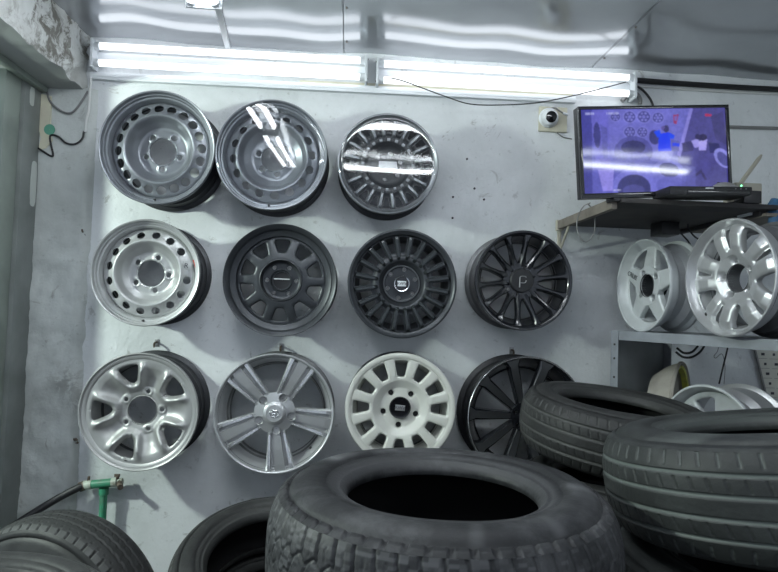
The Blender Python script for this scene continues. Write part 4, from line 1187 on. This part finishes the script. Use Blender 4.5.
# B: silver five twin spoke wheel
RB = .211
root = rack_wheel('alloy_wheel', 'silver wheel with five twin spokes at the front of the rack', 726.5, 219, 337.6, SH, RB, .2, 82)
R = RB
rim_parts(root, R, .20, 'alloy', 'barrel_grey', [(.988, .001), (.97, .001), (.955, -.004), (.94, -.016), (.92, -.020), (.90, -.030), (.86, -.045)])
opb = wedge_open(5, .45 * R, .87 * R, .045 * R, .21 * R, .03 * R, rad(36)); opn = wedge_open(5, .52 * R, .85 * R, .010 * R, .050 * R, .010 * R, 0.0)
opB = lambda r, t: np.minimum(opb(r, t), opn(r, t))
pf = prof_fn([(0, -.05), (.22, -.048), (.30, -.040), (.40, -.030), (.55, -.020), (.75, -.016), (.93, -.030)])
hfB = lambda r, t: pf(r / R) - .007 * np.exp(-np.maximum(opb(r, t), 0) / .006) - .009 * np.exp(-(np.maximum(opn(r, t), 0) / .010) ** 2)
v, f = polar_disc(.395 * R, .93 * R, rad(-36), rad(36), 56, 96, hfB, opB, .024)
me = mesh_from('spoke', v, f, 'alloy', True, 55); spin_copies('spoke', me, root, 5, 100)['label'] if False else spin_copies('spoke', me, root, 5, 100)
lg = circ_holes(5, .315 * R, .045 * R, rad(100))
v, f = polar_disc(.235 * R, .40 * R, 0, 2 * PI, 26, 160, lambda r, t: hfB(r, t) - .012 * np.exp(-np.maximum(lg(r, t), 0) / .006), lg, .024, wrap=True)
link('hub', mesh_from('hub', v, f, 'alloy', True, 55), root)
b = MB(); b.lathe([(.25 * R, -.046), (.238 * R, -.044), (.235 * R, -.05), (.235 * R, -.10)], 48); b.build('bore', 'barrel_grey', root)
lugs(root, 5, .315, 100, -.062, .042 * R, 'alloy_grey', R)
b = MB(); b.lathe([(.007, 0), (.007, .006), (.004, .008), (.0005, .008)], 10); b.build('valve', 'lug', root, matrix=Matrix.Translation((-.60 * R, -.62 * R, -.03)))

# C: wheel on the lower level
root = rack_wheel('alloy_wheel', 'pale silver wheel on the lower rack level with its wide barrel', 706, 378, 486, LOW, .20, .21, 70)
R = .20
rim_parts(root, R, .21, 'old_white', 'alloy', [(.985, .001), (.96, .0), (.94, -.010), (.92, -.016), (.90, -.03), (.87, -.05), (.85, -.07)])
op = wedge_open(5, .42 * R, .76 * R, .10 * R, .24 * R, .03 * R, rad(36))
v, f = polar_disc(.20 * R, .86 * R, rad(-36), rad(36), 40, 60, lambda r, t: -.06 + .02 * (r / R) - .005 * np.exp(-np.maximum(op(r, t), 0) / .004), op, .015)
spin_copies('spoke', mesh_from('spoke', v, f, 'old_white', True, 45), root, 5, 72)
b = MB(); b.tube([(.15 * R, .45 * R, -.09), (.30 * R, .50 * R, -.085), (.36 * R, .36 * R, -.08), (.25 * R, .25 * R, -.09)], .012, 8, 4); o = b.build('yellow_rag', 'yellow', root); o['label'] = 'yellow cloth seen through the wheel'

# D: dusty beige rim behind
RD = .228
root = empty('wheel_rim', (1.465, 2.50, LOW + RD), wheel_rot(-50, 0)); tag(root, 'dusty beige rim with a yellow painted edge on the lower rack level', 'wheel', 'wheels kept on the steel rack')
b = MB(); b.lathe([(RD * .99, 0), (RD, -.004), (RD, -.012), (RD * .96, -.018), (RD * .93, -.04), (RD * .84, -.075), (RD * .74, -.105), (RD * .70, -.115), (RD * .66, -.115), (RD * .80, -.075), (RD * .88, -.04), (RD * .93, -.014), (RD * .97, .001)], 72, closed=True); b.build('barrel', 'dusty', root)
b = MB(); b.lathe([(RD * .93, -.012), (RD * .91, -.004), (RD * .87, -.008), (RD * .86, -.03)], 64); b.build('painted_edge', 'yellow', root)
op = wedge_open(6, .40 * RD, .72 * RD, .07 * RD, .16 * RD, .02 * RD, 0)
v, f = polar_disc(.18 * RD, .86 * RD, 0, 2 * PI, 24, 96, lambda r, t: -.07 + .03 * r / RD, op, .01, wrap=True); link('disc', mesh_from('disc', v, f, 'dusty', True, 45), root)
# E: black wheel edge by the frame
root = empty('alloy_wheel', (1.52, 1.62, LOW + .20), wheel_rot(62)); tag(root, 'black wheel at the right edge of the lower rack level', 'wheel', 'wheels kept on the steel rack')
rim_parts(root, .20, .19, 'black_satin', 'black_satin', [(.985, .001), (.96, 0), (.94, -.012), (.90, -.03), (.87, -.06)])
v, f = bar_spoke([(.0, .012, .012, -.04, .02, .003), (.10, .02, .02, -.03, .02, .003), (.19, .026, .026, -.012, .02, .003)]); spin_copies('spoke', mesh_from('spoke', v, f, 'black_satin', True, 25), root, 6, 20)

# cables under the shelf
for (pts, Y, r, lb) in (([(676, 352), (683, 357), (692, 357), (700, 352), (705, 345)], 2.45, .005, 'black cable loop hanging under the upper rack shelf'),
                        ([(677, 348), (684, 353), (692, 352), (698, 346)], 2.45, .005, 'upper black cable loop tucked under the rack shelf'),
                        ([(728, 346), (726, 355), (723, 367), (720, 380), (719, 384)], 2.60, .004, 'dark wire hanging on the wall behind the rack'),
                        ([(719, 346), (717, 352), (714, 356), (716, 358), (722, 354), (725, 366), (724, 384)], 2.66, .0018, 'thin crooked grey wire on the wall behind the rack')):
    b = MB(); b.tube([at(x, y, Y) for x, y in pts], r, 6, 5); tag(b.build('rack_cable', 'cable' if r > .002 else 'cable_grey'), lb, 'cable')

# printed chart on the wall behind the rack
q = [at(756, 349, WALL_Y - .02), at(800, 351, WALL_Y - .02), at(805, 400, WALL_Y - .02), at(768, 398, WALL_Y - .02)]
ch = empty('wall_chart', q[3]); tag(ch, 'pale printed chart leaning on the wall behind the rack', 'chart')
vv = [tuple(p - q[3]) for p in q] + [tuple(p - q[3] + Vector((0, .008, 0))) for p in q]
link('sheet', mesh_from('sheet', vv, [(0, 3, 2, 1), (4, 5, 6, 7), (0, 1, 5, 4), (1, 2, 6, 5), (2, 3, 7, 6), (3, 0, 4, 7)], 'paper', False), ch)
b = MB(); e = q[0] - q[3]; b.tube([Vector((-.008, -.002, 0)), e + Vector((-.008, -.002, 0))], .006, 6); b.build('edge_strip', 'cable_grey', ch)
b = MB()
for i in range(5):
    for j in range(3):
        c = e * (i + .5) / 5 + (q[1] - q[0]) * (j + .5) / 4 + Vector((0, -.0012, 0))
        s = .006 if (i + j) % 2 else .0085; b.box((c.x - s, c.y - .0004, c.z - .006), (c.x + s, c.y + .0004, c.z + .006))
        b.box((c.x - .022, c.y - .0003, c.z - .0215), (c.x + .022, c.y + .0003, c.z - .0202))
b.build('print', 'ink', ch, smooth=False)

# ============================================================================================== TYRES
def tyre_meshes(name, R, rb, W, pattern, rubber, nt_=640, ns=72, seed=1):
    """tread, two sidewalls and inner liner as separate meshes; axis = local Z, centred on z = 0"""
    r_ = np.random.RandomState(seed)
    tw_ = W * .80
    T = np.linspace(0, 2 * PI, nt_, endpoint=False); S = np.linspace(-1, 1, ns + 1)
    Tg, Sg = np.meshgrid(T, S, indexing='ij')
    zz = Sg * tw_ / 2
    rr = R - .020 * np.abs(Sg) ** 3.2 - .003 * Sg ** 2
    D = np.zeros_like(Tg); dust = np.zeros_like(Tg)
    arc = Tg * R

    def groove(x, w, soft=.0022):
        return np.clip((w / 2 - np.abs(x)) / soft + .5, 0, 1)

    def per(x, p):
        return (x + p / 2) % p - p / 2
    if pattern == 'rib':
        for s0, w in ((-.60, .0065), (-.21, .007), (.21, .007), (.60, .0065)):
            g = groove(zz - s0 * tw_ / 2 , w); D = np.maximum(D, g * .007); dust = np.maximum(dust, g * .95)
        nl = 64; p = 2 * PI * R / nl
        g = groove(per(arc + (np.abs(Sg) - .8) * .02, p), .0042) * ((np.abs(Sg) > .72)); D = np.maximum(D, g * .004); dust = np.maximum(dust, g * .35)
        g = groove(per(arc + Sg * .03, p * .9), .0036) * (np.abs(np.abs(Sg) - .41) < .13) * (r_.rand(1) > -1); D = np.maximum(D, g * .0035)
    elif pattern == 'at':
        nl = 58; p = 2 * PI * R / nl
        zig = .008 * np.abs(per(arc, p) / p * 4) - .008
        for s0 in (-.56, -.20, .20, .56):
            D = np.maximum(D, groove(zz - s0 * tw_ / 2 - zig * np.sign(s0), .0048) * .007)
        D = np.maximum(D, groove(per(arc + Sg * .02, p), .0058, .0016) * (np.abs(Sg) > .56) * .008)
        D = np.maximum(D, groove(per(arc + p * .5 - Sg * .05, p), .0046) * (np.abs(Sg) < .56) * (np.abs(Sg) > .20) * .006)
        D = np.maximum(D, groove(per(arc + Sg * .07 + p * .25, p), .0046) * (np.abs(Sg) < .20) * .006)
        D = np.maximum(D, groove(per(arc + p * .5 + Sg * .02, p), .0026) * (np.abs(Sg) > .62) * (np.abs(Sg) < .86) * .004)
        D = D * (.32 + .32 * np.clip(np.sin(Tg * 3 + 1) * .5 + np.sin(Tg * 7) * .3 + .6, 0, 1))
        dust = np.clip(.45 - D * 60, 0, .45) * (r_.rand(nt_ // 6 + 1, ns // 2 + 1).repeat(6, 0)[:nt_].repeat(2, 1)[:, :ns + 1]) ** 2
    elif pattern == 'hw':
        for s0, w in ((-.36, .006), (.0, .006), (.36, .006)):
            D = np.maximum(D, groove(zz - s0 * tw_ / 2 - .002 * np.sin(Tg * 70), w) * .004)
        nl = 62; p = 2 * PI * R / nl
        D = np.maximum(D, groove(per(arc + (np.abs(Sg)) * .02, p), .0055) * (np.abs(Sg) > .74) * .007)
        D = np.maximum(D, groove(per(arc + Sg * .06, p * .8), .0034) * (np.abs(Sg) < .66) * (np.sin(Sg * 21) > .1) * .0035)
        dust = (np.abs(Sg) > .80) * .45 * (1 - np.clip(D * 300, 0, 1)) + .15
    rr = rr - D
    V_ = np.stack([rr * np.cos(Tg), rr * np.sin(Tg), zz], -1).reshape(-1, 3)
    k = ns + 1
    i = np.arange(nt_)[:, None]; j = np.arange(ns)[None]
    a = i * k + j; b_ = ((i + 1) % nt_) * k + j
    Fq = np.stack([a, b_, b_ + 1, a + 1], -1).reshape(-1, 4)

    def quick(nm, V_, Fq, mt_, dustv=None):
        me = bpy.data.meshes.new(nm); me.vertices.add(len(V_)); me.vertices.foreach_set('co', V_.astype(np.float32).ravel())
        me.loops.add(Fq.size); me.loops.foreach_set('vertex_index', Fq.astype(np.int32).ravel())
        me.polygons.add(len(Fq)); me.polygons.foreach_set('loop_start', np.arange(0, Fq.size, 4, dtype=np.int32))
        me.update(calc_edges=True); me.polygons.foreach_set('use_smooth', np.ones(len(Fq), bool))
        me.materials.append(M[mt_])
        if dustv is not None:
            at2 = me.attributes.new('dust', 'FLOAT', 'POINT'); at2.data.foreach_set('value', dustv.astype(np.float32).ravel())
        me.validate(); return me
    out = {'tread': quick('tread', V_, Fq, rubber, dust)}
    # sidewall profile from shoulder to bead (z positive side)
    e_r = R - .023; H = e_r - rb
    sp = [(e_r + .0005, tw_ / 2 - .0004), (e_r - .006, tw_ / 2 + .004), (e_r - .0165, tw_ / 2 + .0105), (e_r - .0185, tw_ / 2 + .0065), (e_r - .0215, tw_ / 2 + .0065), (e_r - .0235, tw_ / 2 + .0125), (rb + H * .74, W / 2 - .006), (rb + H * .62, W / 2 - .001), (rb + H * .48, W / 2), (rb + H * .34, W / 2 - .003),
          (rb + H * .325, W / 2 - .0075), (rb + H * .30, W / 2 - .0045), (rb + H * .20, W / 2 - .012), (rb + H * .145, W / 2 - .018), (rb + H * .13, W / 2 - .0155), (rb + H * .10, W / 2 - .018), (rb + H * .04, W / 2 - .027), (rb, W / 2 - .036), (rb - .001, W / 2 - .042), (rb + .002, W / 2 - .050)]
    n2 = 240 if pattern != 'at' else 58 * 12

    def side(sg):
        T2 = np.linspace(0, 2 * PI, n2, endpoint=False); pr = np.array(sp)
        Rr = np.repeat(pr[None, :, 0], n2, 0); Zz = np.repeat(pr[None, :, 1], n2, 0).copy()
        if pattern == 'at':                                     # shoulder lugs run down onto the sidewall
            lug = ((np.arange(n2) % 12) < 9)[:, None]
            Zz[:, 1:3] += np.where(lug, .001, -.0028); Rr[:, 1:3] += np.where(lug, .0005, -.0015)
        Zz[:, 6:10] += .0016 * np.sin(T2 * 3 + 1)[:, None]
        v = np.stack([Rr * np.cos(T2)[:, None], Rr * np.sin(T2)[:, None], Zz * sg], -1).reshape(-1, 3)
        k2 = len(sp); i2 = np.arange(n2)[:, None]; j2 = np.arange(k2 - 1)[None]
        a2 = i2 * k2 + j2; b2 = ((i2 + 1) % n2) * k2 + j2
        q = np.stack([a2, b2, b2 + 1, a2 + 1], -1).reshape(-1, 4)
        if sg > 0: pass
        else: q = q[:, ::-1]
        du = np.zeros((n2, k2)); du[:, 12:17] = .22
        sm_ = sum(np.sin(T2 * f_ + r_.rand() * 6.28) / f_ ** .5 for f_ in (2, 5, 9, 14, 23, 37)) / 2.2
        for c_, o_ in ((5, .0), (6, .2), (7, .35), (8, .5)):
            du[:, c_] = np.clip(np.roll(sm_, int(o_ * 9)) - .15, 0, .8) * (1.0 if pattern == 'at' else .5)
        return quick('sidewall', v, q, rubber, du)
    out['side_p'] = side(1); out['side_n'] = side(-1)
    lin = [(rb + .003, W / 2 - .050), (rb + H * .25, W / 2 - .024), (rb + H * .55, W / 2 - .018), (R - .035, tw_ / 2 - .012), (R - .026, 0), (R - .035, -tw_ / 2 + .012), (rb + H * .55, -W / 2 + .018), (rb + H * .25, -W / 2 + .024), (rb + .003, -W / 2 + .050)]
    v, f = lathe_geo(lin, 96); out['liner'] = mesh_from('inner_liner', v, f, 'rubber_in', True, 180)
    return out


def put_tyre(ms, label, loc, rot, group='used tyres stacked in the foreground', name='tyre'):
    t = empty(name, loc, rot); tag(t, label, 'tyre', group)
    link('tread', ms['tread'], t); link('sidewall', ms['side_p'], t); link('sidewall', ms['side_n'], t); link('inner_liner', ms['liner'], t)
    return t


def tilt_rot(tx=0, ty=0, spin=0):
    return Matrix.Rotation(rad(tx), 3, 'X') @ Matrix.Rotation(rad(ty), 3, 'Y') @ Matrix.Rotation(rad(spin), 3, 'Z')


# T1 front knobbly tyre on its stack
m1 = tyre_meshes('at', .376, .207, .281, 'at', 'rubber_a', 828, 76, 1)
p = at_z(442, 488.5, 1.111)
T1 = p.copy(); zc = 1.1332 - .1405
put_tyre(m1, 'large black all terrain tyre with knobbly tread lying in the front centre', (T1.x, T1.y, zc), tilt_rot(0, 0, 10))
z = zc
for i in range(3):
    z -= .2832; put_tyre(m1, ('second', 'third', 'lowest')[i] + ' all terrain tyre down in the front centre stack', (T1.x + (-.01, .008, 0)[i], T1.y + (.006, -.01, .004)[i], z), tilt_rot(0, 0, 40 * i), 'tyres lower in the stacks')
FLOOR_GAP1 = z - .1405

# T2 right ribbed tyre, tipped up towards the viewer
m2 = tyre_meshes('rib', .39, .215, .252, 'rib', 'rubber_b', 900, 84, 2)
T2 = at(781, 470, 1.32)
t2z = 1.150
put_tyre(m2, 'grey ribbed tyre with pale dusty grooves at the right edge', (T2.x, T2.y, t2z), tilt_rot(-7.0, -6.0, 5))
# T3 tyre behind it
m3 = tyre_meshes('rib', .335, .205, .215, 'rib', 'rubber_c', 800, 76, 3)
T3 = at(617, 404, 2.04)
put_tyre(m3, 'worn ribbed tyre lying tilted between the white wheel and the rack', (T3.x, T3.y, 1.108), tilt_rot(4.5, 5.0, 20))
for (ms_, T, W_, zt, lb, n_) in ((m2, T2, .252, t2z - .126 - .055, 'tyre in the stack underneath the grey ribbed tyre', 0), (m3, T3, .215, 1.108 - .1075 - .032, 'tyre in the stack underneath the worn tilted tyre', 0)):
    n_ = int(round(zt / W_)); step = zt / n_
    for i in range(n_):
        o = put_tyre(ms_, ('lowest', 'second lowest', 'third lowest', 'fourth lowest', 'fifth lowest')[i] + ' ' + lb, (T.x, T.y, step * (i + .5)), tilt_rot(0, 0, 33 * i), 'tyres lower in the stacks'); o.scale = (1, 1, step / W_)
# T4 tyre leaning on one below
m4 = tyre_meshes('hw', .335, .205, .215, 'hw', 'rubber_c', 720, 64, 4)
T4 = at(270, 556, 2.05)
rt = tilt_rot(19, 0, 0)
c4 = Vector((T4.x, T4.y, T4.z)) - (rt @ Vector((0, 0, .08)))
put_tyre(m4, 'black tyre tipped towards the viewer beneath the polished silver wheel', c4, rt)
n4 = rt @ Vector((0, 0, 1)); put_tyre(m4, 'tyre leaning directly under the tipped tyre at the wall', c4 - n4 * .217, rt @ Matrix.Rotation(rad(50), 3, 'Z'), 'tyres lower in the stacks')
# T5 standing tyre far left
m5 = tyre_meshes('hw', .385, .215, .235, 'hw', 'rubber_c', 760, 72, 6)
p = at(56, 604, 2.10)
put_tyre(m5, 'worn tyre standing upright in the lower left corner by the door', (p.x, p.y, .386), wheel_rot(18, 0, 30), 'used tyres stacked in the foreground')
# T6 corner tyre
p = at(-62, 612, 1.25)
z6 = .912
put_tyre(m4, 'dusty tyre whose edge just shows in the bottom left corner', (p.x, p.y, z6 - .1075 - .03), tilt_rot(0, 2, 0))
zt = z6 - .215 - .045; n_ = 3; step = zt / n_
for i in range(n_):
    o = put_tyre(m4, ('lowest', 'middle', 'top')[i] + ' tyre of the pile underneath the corner tyre', (p.x, p.y, step * (i + .5)), tilt_rot(0, 0, 33 * i), 'tyres lower in the stacks'); o.scale = (1, 1, step / .215)
